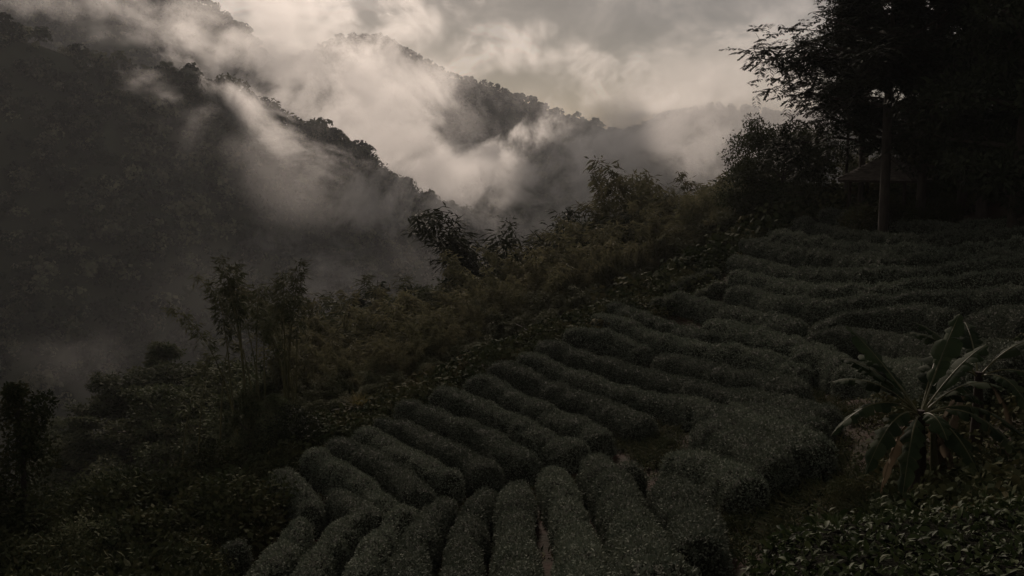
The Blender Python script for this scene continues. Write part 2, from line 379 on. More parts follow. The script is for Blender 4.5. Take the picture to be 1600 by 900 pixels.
# ------------------------------------------------------------------ air: even haze and banks of valley mist
def haze_box(density):
    lo, hi = np.array((-1500, -120, -125.0)), np.array((1500, 2300, 420.0))
    b = MB(); b.box((lo + hi) / 2, hi - lo)
    m, t, o = new_mat('haze_air')
    v = N(t, 'ShaderNodeVolumePrincipled'); v.inputs['Color'].default_value = (0.90, 0.93, 0.97, 1); v.inputs['Density'].default_value = density
    v.inputs['Anisotropy'].default_value = 0.3
    t.links.new(v.outputs[0], o.inputs['Volume'])
    return tag(b.build('haze', m, smooth=False), kind='stuff')
haze_box(0.00011)
def mist_bank(u, v, d, size, dens, feat=45, lo=0.42, hi=0.58, rough=0.6, rot=(0, 0, 0), seed=0.0, stretch=(1, 1, 1), detail=6, dist=0.35, soft=0.75, name='mist'):
    """an ellipsoid of drifting mist, size = half axes in metres; density breaks up with noise and fades to nothing at the rim"""
    nu, nv = 24, 14
    th = np.linspace(0, PI, nv)[:, None]; ph = np.linspace(0, 2 * PI, nu, endpoint=False)[None, :]
    P = np.stack([np.sin(th) * np.cos(ph), np.sin(th) * np.sin(ph), np.cos(th) + 0 * ph], -1) * np.array(size)
    b = MB(); b.grid(P[::-1], wrap=True)
    m, t, o = new_mat('mist_air_%d' % len(MATS))
    tcn = N(t, 'ShaderNodeTexCoord')
    dv = N(t, 'ShaderNodeVectorMath', operation='DIVIDE'); dv.inputs[1].default_value = size
    t.links.new(tcn.outputs['Object'], dv.inputs[0])
    ln = N(t, 'ShaderNodeVectorMath', operation='LENGTH'); t.links.new(dv.outputs[0], ln.inputs[0])
    mp = N(t, 'ShaderNodeMapping'); k = 1.0 / feat
    mp.inputs['Scale'].default_value = (k * stretch[0], k * stretch[1] * 0.22, k * stretch[2]); mp.inputs['Location'].default_value = (seed * 3.7, seed * 1.3, seed * 2.1)
    t.links.new(tcn.outputs['Object'], mp.inputs[0])
    ns = N(t, 'ShaderNodeTexNoise'); ns.inputs['Scale'].default_value = 1.0; ns.inputs['Detail'].default_value = 8
    ns.inputs['Roughness'].default_value = 0.72; ns.inputs['Distortion'].default_value = dist
    t.links.new(mp.outputs[0], ns.inputs['Vector'])
    nb = N(t, 'ShaderNodeTexNoise'); nb.inputs['Scale'].default_value = 0.42; nb.inputs['Detail'].default_value = 2; nb.inputs['Distortion'].default_value = 0.4
    t.links.new(mp.outputs[0], nb.inputs['Vector'])
    mxn = N(t, 'ShaderNodeMix'); mxn.data_type = 'FLOAT'; mxn.inputs[0].default_value = 0.4
    t.links.new(ns.outputs['Fac'], mxn.inputs[2]); t.links.new(nb.outputs['Fac'], mxn.inputs[3])
    # rim falloff is subtracted from the noise, so the edge breaks into wisps
    fo = N(t, 'ShaderNodeMapRange'); fo.inputs['From Min'].default_value = 1.0 - soft; fo.inputs['From Max'].default_value = 1.0
    fo.inputs['To Min'].default_value = 0.0; fo.inputs['To Max'].default_value = -0.27
    t.links.new(ln.outputs['Value'], fo.inputs['Value'])
    ad = N(t, 'ShaderNodeMath', operation='ADD'); t.links.new(mxn.outputs[0], ad.inputs[0]); t.links.new(fo.outputs[0], ad.inputs[1])
    mr = N(t, 'ShaderNodeMapRange', interpolation_type='SMOOTHSTEP'); mr.inputs['From Min'].default_value = lo; mr.inputs['From Max'].default_value = hi
    mr.inputs['To Min'].default_value = 0.0; mr.inputs['To Max'].default_value = dens
    t.links.new(ad.outputs[0], mr.inputs['Value'])
    pv = N(t, 'ShaderNodeVolumePrincipled'); pv.inputs['Color'].default_value = (0.99, 0.985, 0.98, 1); pv.inputs['Anisotropy'].default_value = 0.7
    t.links.new(mr.outputs[0], pv.inputs['Density']); t.links.new(pv.outputs[0], o.inputs['Volume'])
    ob = b.build(name, m, loc=tuple(at(u, v, d)))
    ob.rotation_euler = tuple(math.radians(a) for a in rot)
    return tag(ob, kind='stuff')
MIST = [
    # thin veil over the far right ridges and torn cloud along the far skyline
    dict(u=1110, v=185, d=930, size=(220, 45, 110), dens=0.014, feat=70, lo=0.34, hi=0.58, rot=(0, -10, 0), seed=22, soft=0.5),
    dict(u=820, v=60, d=1050, size=(260, 45, 75), dens=0.022, feat=58, lo=0.40, hi=0.58, rot=(0, 14, 0), seed=24, soft=0.7),
    dict(u=490, v=60, d=960, size=(210, 50, 85), dens=0.030, feat=62, lo=0.37, hi=0.57, rot=(0, 14, 0), seed=25, soft=0.7),
    dict(u=200, v=15, d=860, size=(190, 50, 66), dens=0.016, feat=60, lo=0.40, hi=0.60, rot=(0, 8, 0), seed=23, soft=0.6),
    # the bright bank filling the gap between the near ridge and the far ones
    dict(u=535, v=185, d=980, size=(150, 45, 140), dens=0.045, feat=75, lo=0.34, hi=0.54, rot=(0, 20, 0), seed=1, soft=0.6),
    dict(u=700, v=290, d=930, size=(210, 45, 66), dens=0.040, feat=55, lo=0.39, hi=0.57, rot=(0, -14, 0), seed=2, soft=0.6),
    dict(u=410, v=110, d=880, size=(170, 45, 65), dens=0.032, feat=60, lo=0.38, hi=0.57, rot=(0, 14, 0), seed=3, soft=0.6),
    dict(u=700, v=135, d=1120, size=(260, 35, 100), dens=0.0055, feat=60, lo=0.39, hi=0.58, rot=(0, 20, 0), seed=26, soft=0.6),
    # long diagonal wisp in front of the far ridge
    dict(u=800, v=232, d=1070, size=(250, 40, 48), dens=0.055, feat=46, lo=0.42, hi=0.57, rot=(0, -24, 0), seed=4, stretch=(0.7, 1, 1)),
    dict(u=870, v=165, d=1080, size=(90, 35, 40), dens=0.026, feat=42, lo=0.46, hi=0.58, rot=(0, -50, 0), seed=28, stretch=(0.7, 1, 1)),
    # wisps over the rising spur
    dict(u=960, v=240, d=905, size=(230, 35, 95), dens=0.024, feat=60, lo=0.39, hi=0.60, rot=(0, -20, 0), seed=27, soft=0.6),
    dict(u=1000, v=215, d=940, size=(200, 40, 62), dens=0.060, feat=42, lo=0.42, hi=0.58, rot=(0, -34, 0), seed=5, stretch=(0.65, 1, 1)),
    dict(u=900, v=320, d=900, size=(160, 45, 50), dens=0.022, feat=50, lo=0.43, hi=0.60, rot=(0, -30, 0), seed=6),
    dict(u=1090, v=200, d=960, size=(110, 40, 100), dens=0.026, feat=45, lo=0.45, hi=0.58, rot=(0, 25, 0), seed=7, stretch=(1, 1, 0.7)),
    # rags lying on the near mountain
    dict(u=280, v=160, d=545, size=(100, 22, 34), dens=0.05, feat=32, lo=0.46, hi=0.62, rot=(0, 20, 0), seed=9, stretch=(0.6, 1, 1)),
    dict(u=455, v=215, d=595, size=(120, 25, 40), dens=0.06, feat=34, lo=0.44, hi=0.61, rot=(0, 30, 0), seed=10, stretch=(0.6, 1, 1)),
    dict(u=600, v=300, d=650, size=(70, 25, 66), dens=0.06, feat=34, lo=0.43, hi=0.60, rot=(0, 30, 0), seed=11, stretch=(1, 1, 0.6)),
    dict(u=520, v=400, d=560, size=(80, 25, 36), dens=0.05, feat=28, lo=0.44, hi=0.62, rot=(0, 15, 0), seed=12, stretch=(0.6, 1, 1)),
    dict(u=700, v=340, d=700, size=(95, 25, 50), dens=0.05, feat=34, lo=0.43, hi=0.61, rot=(0, 25, 0), seed=13),
    dict(u=420, v=290, d=520, size=(150, 30, 75), dens=0.007, feat=60, lo=0.42, hi=0.62, rot=(0, 20, 0), seed=15),
    # thin mist behind the grove and the bare bamboo
    dict(u=610, v=440, d=140, size=(40, 10, 12), dens=0.008, feat=14, lo=0.36, hi=0.62, seed=16, rot=(0, -12, 0)),
    dict(u=350, v=520, d=150, size=(55, 22, 26), dens=0.002, feat=26, lo=0.34, hi=0.62, seed=17),
    # mist rising from the valley at lower left
    dict(u=100, v=560, d=190, size=(26, 18, 24), dens=0.018, feat=18, lo=0.42, hi=0.68, seed=14, soft=0.9),
]
for i, kw in enumerate(MIST):
    mist_bank(**kw)

# ================================================================== near hillside: plants and things
M_BROAD = leaf_mat('broadleaf_leaves', [(0.030, 0.040, 0.020), (0.052, 0.064, 0.032), (0.085, 0.094, 0.050), (0.12, 0.12, 0.07)], rough=0.8, spec=0.06, trans=0.15, patch=0.4, patch_scale=0.5)
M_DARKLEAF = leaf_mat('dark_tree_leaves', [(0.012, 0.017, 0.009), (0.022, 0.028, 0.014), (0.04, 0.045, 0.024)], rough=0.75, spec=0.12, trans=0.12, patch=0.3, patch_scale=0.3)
M_BAMBOO = leaf_mat('bamboo_leaves', [(0.030, 0.037, 0.020), (0.062, 0.069, 0.037), (0.106, 0.106, 0.058), (0.165, 0.150, 0.088)], rough=0.8, spec=0.06, trans=0.35, patch=0.6, patch_scale=0.35)
M_NEEDLE = leaf_mat('conifer_needles', [(0.014, 0.022, 0.013), (0.026, 0.036, 0.020), (0.045, 0.055, 0.03)], rough=0.8, spec=0.08, trans=0.1)
M_BANANA = leaf_mat('banana_leaf', [(0.012, 0.020, 0.009), (0.022, 0.034, 0.015), (0.038, 0.050, 0.024)], rough=0.75, spec=0.07, trans=0.12, patch=0.9, patch_scale=3.0)
M_DEAD = leaf_mat('dry_leaf', [(0.06, 0.045, 0.028), (0.11, 0.085, 0.055), (0.16, 0.125, 0.085)], rough=0.8, spec=0.1, trans=0.2)
M_UNDER = leaf_mat('undergrowth_leaves', [(0.020, 0.028, 0.013), (0.034, 0.042, 0.020), (0.052, 0.056, 0.026), (0.072, 0.064, 0.032)], rough=0.85, spec=0.04, trans=0.12, patch=0.8, patch_scale=0.25)
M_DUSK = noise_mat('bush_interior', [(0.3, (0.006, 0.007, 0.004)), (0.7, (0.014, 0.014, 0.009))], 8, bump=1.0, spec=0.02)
M_PALE = leaf_mat('pale_ragged_leaves', [(0.07, 0.085, 0.055), (0.11, 0.125, 0.085), (0.17, 0.18, 0.13)], rough=0.75, spec=0.08, trans=0.2)
M_GRASS = leaf_mat('yellow_grass', [(0.10, 0.09, 0.03), (0.16, 0.14, 0.05), (0.22, 0.18, 0.08)], rough=0.6, spec=0.25, trans=0.35)
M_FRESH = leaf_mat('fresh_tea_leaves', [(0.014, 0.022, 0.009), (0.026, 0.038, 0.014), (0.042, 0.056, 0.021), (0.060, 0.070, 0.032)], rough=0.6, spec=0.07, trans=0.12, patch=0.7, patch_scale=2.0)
M_CULM = noise_mat('bamboo_culm', [(0.35, (0.05, 0.055, 0.025)), (0.65, (0.12, 0.11, 0.05))], 3, rough=0.45, bump=0.2, stretch=(1, 1, 0.2))
M_THATCH = noise_mat('weathered_roof', [(0.3, (0.08, 0.066, 0.055)), (0.5, (0.16, 0.135, 0.112)), (0.7, (0.26, 0.22, 0.19))], 2.2, bump=1.0, bscale=14, stretch=(1, 1, 2.5))
M_WOOD = noise_mat('dark_timber', [(0.3, (0.022, 0.016, 0.012)), (0.7, (0.06, 0.045, 0.034))], 4, bump=0.6, stretch=(1, 1, 0.2))
M_CONC = noise_mat('old_concrete', [(0.3, (0.10, 0.095, 0.085)), (0.7, (0.2, 0.19, 0.17))], 3, bump=0.5)
M_STONE = noise_mat('pale_stone', [(0.3, (0.22, 0.20, 0.19)), (0.7, (0.42, 0.38, 0.36))], 6, bump=0.6)

# ------------------------------------------------------------------ tea hedges
EDGE_PTS = []; EDGE_GROUPS = ('clipped tea hedges running down from the forest edge', 'shaggy tea rows below the hut')
def tea_row(crest, width, height, label, group, mat=None, leaf=None, dens=1.0, world_pts=None, name='tea_hedge_row', jag=1.0, seed=0):
    width = width * 0.59; height = height * 0.92
    P = np.array(world_pts, float) if world_pts is not None else np.array([on_ground(u, v, height) for u, v in crest])
    L = np.linalg.norm(np.diff(P, axis=0), axis=1).sum()
    EDGE_PTS.append((P[0][0], P[0][1])) if group in EDGE_GROUPS else None
    n = max(10, int(L / 0.20))
    # smooth the traced line
    P = resample(P, n)
    for _ in range(int(min(6, n / 6))):
        P[1:-1] = 0.25 * P[:-2] + 0.5 * P[1:-1] + 0.25 * P[2:]
    g = ground(P[:, 0], P[:, 1])
    if world_pts is None: P[:, 2] = g + height
    t = unit(np.gradient(P, axis=0) * np.array((1, 1, 0)))
    side = np.stack([-t[:, 1], t[:, 0], 0 * t[:, 0]], -1)
    s_len = np.linspace(0, L, n)
    k = 21
    a = np.linspace(-1.18 * PI / 2, 1.18 * PI / 2, k)
    # flat-topped rounded section
    prof_x = np.sign(np.sin(a)) * np.abs(np.sin(a)) ** 0.75; prof_z = np.where(np.cos(a) > 0, np.abs(np.cos(a)) ** 0.6, -0.25)
    e = np.clip(np.minimum(s_len, L - s_len) / (width * 0.6), 0, 1); endf = np.sqrt(1 - (1 - e) ** 2) * 0.92 + 0.08
    wv = width / 2 * (1 + 0.24 * fbm(s_len / 1.0, 0 * s_len + seed * 7.7, 0, 3, 60)) * endf
    hv = height * (1 + 0.17 * fbm(s_len / 0.9, 0 * s_len + seed * 3.3 + 50, 0, 3, 61)) * (0.35 + 0.65 * endf)
    base = P.copy(); base[:, 2] = P[:, 2] - height
    S = base[:, None, :] + side[:, None, :] * (prof_x[None, :] * wv[:, None])[..., None]
    if world_pts is None:
        gg = ground(S[..., 0], S[..., 1]) * 0.6 + base[:, None, 2] * 0.4
    else:
        gg = base[:, None, 2] + 0 * S[..., 0]
    S[..., 2] = gg + prof_z[None, :] * hv[:, None]
    N_ = unit(np.cross(np.gradient(S, axis=0), np.gradient(S, axis=1)))
    N_ = np.where((N_[..., 2:3] < 0) & (np.abs(a)[None, :, None] < 1.2), -N_, N_)
    lump = 0.65 * fbm(S[..., 0] * 1.3, S[..., 1] * 1.3, S[..., 2] * 1.3, 2, 70) + 0.6 * fbm(S[..., 0] * 3.6, S[..., 1] * 3.6, S[..., 2] * 3.6, 2, 75)
    S = S + N_ * (0.15 * jag * lump)[..., None]
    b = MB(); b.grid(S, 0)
    # leaves
    dist = np.linalg.norm(P.mean(0))
    lf = leaf or min(max(0.065, dist * 0.0020), 0.15)
    cell = np.linalg.norm(np.cross(S[1:, :-1] - S[:-1, :-1], S[:-1, 1:] - S[:-1, :-1]), axis=-1)
    area = cell.sum()
    cnt = int(area * dens * 1.25 / (0.30 * lf * lf))
    pr = (cell / area).ravel()
    c = RNG.choice(len(pr), cnt, p=pr); ci, cj = c // (k - 1), c % (k - 1)
    fu, fv = RNG.random(cnt)[:, None], RNG.random(cnt)[:, None]
    pos = (S[ci, cj] * (1 - fu) * (1 - fv) + S[ci + 1, cj] * fu * (1 - fv) + S[ci, cj + 1] * (1 - fu) * fv + S[ci + 1, cj + 1] * fu * fv)
    nn = N_[ci, cj]
    out = nn * 0.45 + np.array((0, 0, 0.25)) + RNG.normal(size=(cnt, 3)) * 0.65
    pos = pos + nn * RNG.uniform(-0.06, 0.09, (cnt, 1))
    ln = unit(RNG.normal(size=(cnt, 3)) * 0.6 + nn * 0.9 + np.array((0, 0, 0.5)))
    lump_c = lump[ci, cj]
    r = np.clip(RNG.random(cnt) * 0.75 + 0.12 + 0.3 * lump_c, 0, 1)
    b.leaves(pos, out, ln, lf * RNG.uniform(0.7, 1.35, cnt), lf * 0.6, 1, r)
    # taller shoots that break the clipped outline
    m = int(L * 9)
    if m:
        i = RNG.integers(1, n - 1, m); j = RNG.integers(6, k - 6, m)
        for q in range(3):
            b.leaves(S[i, j] + RNG.normal(size=(m, 3)) * 0.03 + np.array((0, 0, 0.03 + 0.04 * q)), RNG.normal(size=(m, 3)) * 0.6 + np.array((0, 0, 0.8)), RNG.normal(size=(m, 3)), lf * 1.1, lf * 0.40, 1, RNG.uniform(0.6, 1, m))
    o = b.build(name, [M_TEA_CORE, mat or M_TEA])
    return tag(o, label, 'tea hedge', group)

ORD = ['lowest', 'second', 'third', 'fourth', 'fifth', 'sixth', 'seventh', 'eighth', 'ninth', 'tenth', 'eleventh', 'twelfth', 'thirteenth', 'fourteenth', 'fifteenth']
GA = 'clipped tea hedges running down from the forest edge'
DIAG = [  # left diagonal rows, from the lowest up
    ([(482, 702), (506, 715), (575, 757), (612, 792)], 1.45, 0.9),
    ([(520, 683), (575, 708), (625, 735), (662, 768)], 1.5, 0.9),
    ([(560, 668), (600, 686), (657, 717), (712, 745)], 1.5, 0.9),
    ([(588, 650), (627, 662), (677, 687), (727, 710), (772, 737)], 1.5, 0.9),
    ([(622, 628), (665, 636), (702, 652), (765, 678), (802, 702), (838, 716)], 1.55, 0.95),
    ([(672, 606), (702, 606), (752, 628), (802, 653), (850, 676), (905, 696)], 1.6, 0.95),
    ([(725, 588), (752, 587), (790, 606), (840, 630), (900, 657), (945, 678)], 1.6, 0.95),
    ([(762, 566), (790, 568), (840, 590), (905, 616), (960, 636), (1012, 654)], 1.6, 0.95),
    ([(812, 550), (850, 562), (900, 582), (950, 600), (1000, 612), (1075, 624), (1130, 640)], 1.6, 0.95),
    ([(842, 532), (885, 543), (950, 564), (1010, 582), (1080, 596), (1150, 610), (1220, 624)], 1.65, 0.95),
]
for i, (c, w, h) in enumerate(DIAG):
    lab = '%s of the diagonal tea hedges counted up from the reddish gully' % ORD[i]
    tea_row(c, w, h, lab, GA, seed=i + 1)
GB = 'contour tea hedges across the upper field'
CONT = [
    ([(880, 520), (912, 514), (960, 524), (1012, 545)], 1.5, 0.95, 'short tea hedge above the tenth diagonal row, beside a strip of brown soil'),
    ([(928, 492), (975, 502), (1025, 522), (1090, 536), (1125, 540), (1200, 556), (1262, 574)], 1.6, 1.0, 'long tea hedge starting at the field edge below the pale stone'),
    ([(1026, 556), (1075, 562), (1125, 573), (1200, 586), (1258, 600)], 1.7, 1.1, 'tea hedge with a blunt dark right end above the bare soil patch'),
    ([(955, 474), (1000, 489), (1050, 508), (1110, 521)], 1.4, 0.95, 'short tea hedge directly left of the reddish bank with the pale stone'),
    ([(1102, 503), (1140, 507), (1200, 522), (1262, 538), (1300, 548)], 1.6, 1.0, 'tea hedge beginning just right of the pale stone'),
    ([(1047, 458), (1100, 470), (1150, 486), (1200, 494), (1252, 508)], 1.5, 1.0, 'tea hedge along the top of the reddish bank'),
    ([(1272, 512), (1300, 497), (1334, 487), (1397, 478), (1459, 482), (1487, 490)], 1.6, 1.15, 'arched tea hedge with a tall dark front face beside the yellowish weed'),
    ([(1256, 524), (1319, 517), (1381, 520), (1475, 530), (1537, 538), (1612, 549)], 1.7, 1.15, 'long tea hedge running to the right of the arched one, just below it'),
    ([(1226, 556), (1272, 549), (1300, 555), (1322, 566)], 1.7, 1.1, 'short rounded tea hedge with a dark face above the soil hollow'),
    ([(1306, 574), (1366, 565), (1412, 568), (1475, 572), (1540, 580)], 1.6, 1.1, 'tea hedge passing behind the tips of the banana leaves'),
    ([(1500, 494), (1530, 484), (1562, 484), (1615, 480)], 1.6, 1.0, 'tea hedge at the right border beyond the scrubby weed'),
    ([(1138, 449), (1180, 455), (1225, 467), (1290, 474), (1381, 463), (1475, 454), (1612, 450)], 1.5, 1.0, 'third long contour tea hedge below the shaggy rows'),
    ([(1145, 424), (1209, 437), (1287, 447), (1381, 447), (1459, 436), (1537, 427), (1612, 423)], 1.5, 1.0, 'second long contour tea hedge below the shaggy rows'),
    ([(1142, 398), (1194, 410), (1287, 423), (1381, 420), (1444, 422), (1506, 411), (1612, 404)], 1.6, 1.0, 'topmost smooth contour tea hedge sweeping the full upper field'),
]
for i, (c, w, h, lab) in enumerate(CONT):
    tea_row(c, w, h, lab, GB, seed=20 + i)
GS = 'shaggy tea rows below the hut'
SHAG = [
    ([(1165, 376), (1230, 388), (1300, 398), (1400, 404), (1500, 398), (1612, 390)], 1.7, 0.95, 'shaggy uneven tea row just above the topmost smooth hedge'),
    ([(1203, 360), (1256, 370), (1350, 384), (1444, 388), (1612, 374)], 1.8, 0.95, 'shaggy tea row, second below the hut clearing'),
    ([(1245, 344), (1319, 360), (1412, 370), (1500, 366), (1612, 356)], 1.9, 0.95, 'shaggy tea row closest to the hut, dark and uneven'),
    ([(1285, 328), (1340, 334), (1381, 346), (1470, 350), (1612, 340)], 1.9, 0.9, 'low ragged tea row right at the foot of the hut'),
    ([(1120, 416), (1100, 428), (1062, 440), (1035, 448)], 1.3, 0.9, 'clump of pale ragged tea bushes on the upper forest edge'),
    ([(1135, 440), (1100, 452), (1060, 470), (1015, 470)], 1.2, 0.8, 'pale ragged tea bushes above the reddish bank at the edge'),
]
for i, (c, w, h, lab) in enumerate(SHAG):
    tea_row(c, w, h, lab, GS, seed=40 + i, jag=2.2, mat=M_PALE if i > 3 else None)
GC = 'tea hedges in the lower block'
LOW = [
    ([(1100, 652), (1137, 670), (1187, 698), (1222, 716)], 1.75, 1.1, 'wide tea hedge nearest the path junction, its lower end in deep shade'),
    ([(1140, 636), (1200, 658), (1250, 676), (1290, 690)], 1.6, 1.1, 'wide tea hedge in the middle of the right lower block'),
    ([(1118, 643), (1168, 664), (1215, 690), (1256, 704)], 1.5, 1.0, 'tea hedge squeezed between the two wide ones of the right lower block'),
    ([(1160, 628), (1215, 643), (1285, 664)], 1.4, 1.0, 'narrow tea hedge second from the top of the right lower block'),
    ([(1175, 616), (1237, 628), (1300, 642)], 1.6, 1.0, 'tea hedge along the soil hollow, top of the right lower block'),
    ([(1050, 704), (1125, 726), (1180, 748)], 1.8, 1.0, 'ragged low tea hedge below the wide hedge near the path junction'),
    ([(975, 726), (990, 734)], 1.7, 1.1, 'single round tea bush standing alone beside the path'),
    ([(1040, 742), (1070, 770), (1085, 805), (1090, 835)], 2.0, 1.1, 'tea hedge pointing downhill, rightmost of the lower fan'),
    ([(925, 710), (965, 752), (990, 800), (1010, 850), (1020, 905)], 2.0, 1.1, 'second tea hedge from the right in the lower fan'),
    ([(862, 726), (885, 775), (905, 830), (915, 905)], 1.5, 1.05, 'tea hedge of the lower fan starting under the path bend'),
    ([(808, 744), (803, 790), (806, 840), (812, 905)], 1.6, 1.05, 'straight upright tea hedge in the middle of the lower fan'),
    ([(766, 758), (740, 795), (722, 840), (718, 905)], 1.5, 1.05, 'tea hedge of the lower fan, just left of the straight middle one'),
    ([(700, 772), (662, 810), (640, 850), (628, 905)], 1.6, 1.05, 'tea hedge with yellowish sprigs at its foot, left side of the fan'),
    ([(640, 790), (600, 830), (572, 870), (555, 905)], 1.4, 1.05, 'tea hedge of the lower fan, second right of the reddish gully'),
    ([(560, 800), (528, 826), (496, 866), (470, 905)], 1.5, 1.05, 'tea hedge of the lower fan immediately right of the reddish gully'),
    ([(520, 765), (560, 790), (590, 812)], 1.4, 1.0, 'short tea hedge bridging the diagonal rows and the lower fan'),
    ([(430, 735), (455, 748), (475, 772), (488, 796)], 1.4, 0.95, 'tea hedge at the far left corner below the dark bush'),
    ([(470, 808), (450, 845), (420, 880), (395, 905)], 1.5, 1.0, 'tea hedge left of the reddish gully running off the bottom'),
    ([(362, 838), (372, 850)], 1.6, 1.1, 'round dark tea bush on the bare slope by the pale stake'),
]
for i, (c, w, h, lab) in enumerate(LOW):
    tea_row(c, w * 0.85, h, lab, GC, seed=60 + i)

# foreground bush with readable leaves
def foreground_hedge():
    b = MB()
    nx, ny = 60, 50
    X, Y = np.meshgrid(np.linspace(1.55, 6.6, nx), np.linspace(3.9, 8.6, ny))
    edge = 8.1 - 0.15 * np.abs(X - 4)
    top = -2.72 + 0.075 * (X - 1.8) - 0.05 * (Y - 5.5) + 0.10 * fbm(X * 1.1, Y * 1.1, 0, 4, 80)
    lim = np.minimum(edge - Y, (X - 1.72) * 1.2 + 0.15 + (6.5 - Y) * 0.12)
    f = np.clip(lim / 0.75, 0, 1); f = np.sqrt(1 - (1 - f) ** 2)
    gr = ground(X, Y)
    Z = gr - 0.15 + (top - gr + 0.15) * f
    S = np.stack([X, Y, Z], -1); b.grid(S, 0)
    N_ = unit(np.cross(np.gradient(S, axis=1), np.gradient(S, axis=0)))
    cell = np.linalg.norm(np.cross(S[1:, :-1] - S[:-1, :-1], S[:-1, 1:] - S[:-1, :-1]), axis=-1)
    cnt = 44000
    pr = (cell / cell.sum()).ravel(); c = RNG.choice(len(pr), cnt, p=pr); ci, cj = c // (nx - 1), c % (nx - 1)
    fu, fv = RNG.random(cnt)[:, None], RNG.random(cnt)[:, None]
    pos = (S[ci, cj] * (1 - fu) * (1 - fv) + S[ci + 1, cj] * fu * (1 - fv) + S[ci, cj + 1] * (1 - fu) * fv + S[ci + 1, cj + 1] * fu * fv)
    nn = N_[ci, cj]
    pos = pos + nn * RNG.uniform(-0.16, 0.08, (cnt, 1))
    ax = unit(nn * 0.35 + RNG.normal(size=(cnt, 3)) * np.array((1, 1, 0.5)) * 0.7); nr = unit(nn + RNG.normal(size=(cnt, 3)) * 0.4)
    side = unit(np.cross(ax, nr)); up = np.cross(side, ax)
    Lf = (RNG.uniform(0.03, 0.095, cnt) * (0.8 + 0.4 * RNG.random(cnt)))[:, None]; W = Lf * 0.50
    # a folded, curved blade: base, 2 side pairs, tip
    V = np.stack([pos,
                  pos + ax * Lf * 0.3 + side * W * 0.42 + up * Lf * 0.10, pos + ax * Lf * 0.3, pos + ax * Lf * 0.3 - side * W * 0.42 + up * Lf * 0.10,
                  pos + ax * Lf * 0.65 + side * W * 0.40 + up * Lf * 0.08, pos + ax * Lf * 0.65 - up * 0.0, pos + ax * Lf * 0.65 - side * W * 0.40 + up * Lf * 0.08,
                  pos + ax * Lf - up * Lf * 0.14], 1)
    k = np.arange(cnt)[:, None] * 8
    r = np.repeat(np.clip(RNG.random(cnt) * 0.8 + 0.1, 0, 1), 8)
    tri = np.concatenate([k + np.array([[0, 1, 2]]), k + np.array([[0, 2, 3]]), k + np.array([[4, 7, 5]]), k + np.array([[5, 7, 6]])])
    n0 = b.n
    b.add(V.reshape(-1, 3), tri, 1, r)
    quad = np.concatenate([k + np.array([[1, 4, 5, 2]]), k + np.array([[2, 5, 6, 3]])])
    b.V.append(np.zeros((0, 3))); b.Fc.append((quad + n0).ravel()); b.Fn.append(np.full(len(quad), 4)); b.M.append(np.full(len(quad), 1)); b.R.append(np.zeros(0))
    # fresh upright shoots with stems
    for q in range(260):
        i, j = RNG.integers(2, ny - 2), RNG.integers(2, nx - 2)
        if f[i, j] < 0.5: continue
        p = S[i, j]; h = RNG.uniform(0.06, 0.2); lean = RNG.normal(size=3) * 0.04
        tip = p + np.array((0, 0, h)) + lean
        b.tube([p, (p + tip) / 2 + lean * 0.3, tip], [0.004, 0.003, 0.002], 4, 1, cap=False)
        m = 5
        az = RNG.uniform(0, 2 * PI, m); ax2 = np.stack([np.cos(az), np.sin(az), np.full(m, 0.9)], -1)
        b.leaves(np.tile(tip, (m, 1)) - np.array((0, 0, 1.0)) * np.linspace(0, h * 0.6, m)[:, None], ax2, np.tile((0, 0, 1.0), (m, 1)), 0.07, 0.026, 1, RNG.uniform(0.6, 1, m), bend=0.2)
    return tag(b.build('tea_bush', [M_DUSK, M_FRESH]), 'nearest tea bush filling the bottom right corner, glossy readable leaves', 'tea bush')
foreground_hedge()

# ------------------------------------------------------------------ tree kinds (built at unit-ish size, scaled when placed)
def curve(p0, d0, L, n, droop=0.0, wob=0.12):
    pts = [np.array(p0, float)]; d = unit(np.array(d0, float))
    for i in range(n):
        d = unit(d + RNG.normal(size=3) * wob + np.array((0, 0, -droop)))
        pts.append(pts[-1] + d * L / n)
    return np.array(pts)
def clump(b, cs, r, k, lf, w, mat=0, flat=0.7, up=0.3, tone=None, droop=0.0):
    cs = np.asarray(cs, float); m = len(cs)
    d = unit(RNG.normal(size=(m, k, 3))) * RNG.uniform(0.2, 1, (m, k, 1)) ** 0.5
    pos = cs[:, None] + d * np.array((1, 1, flat)) * np.broadcast_to(r, (m,))[:, None, None]
    ax = unit(d + np.array((0, 0, -droop)) + RNG.normal(size=(m, k, 3)) * 0.5)
    nr = unit(RNG.normal(size=(m, k, 3)) * 0.5 + np.array((0, 0, 1.0)) + d * up)
    t = RNG.random((m, k)) * 0.5 + (RNG.random(m) if tone is None else tone)[:, None] * 0.5
    b.leaves(pos.reshape(-1, 3), ax.reshape(-1, 3), nr.reshape(-1, 3), lf * RNG.uniform(0.7, 1.3, m * k), w, mat, t.ravel())
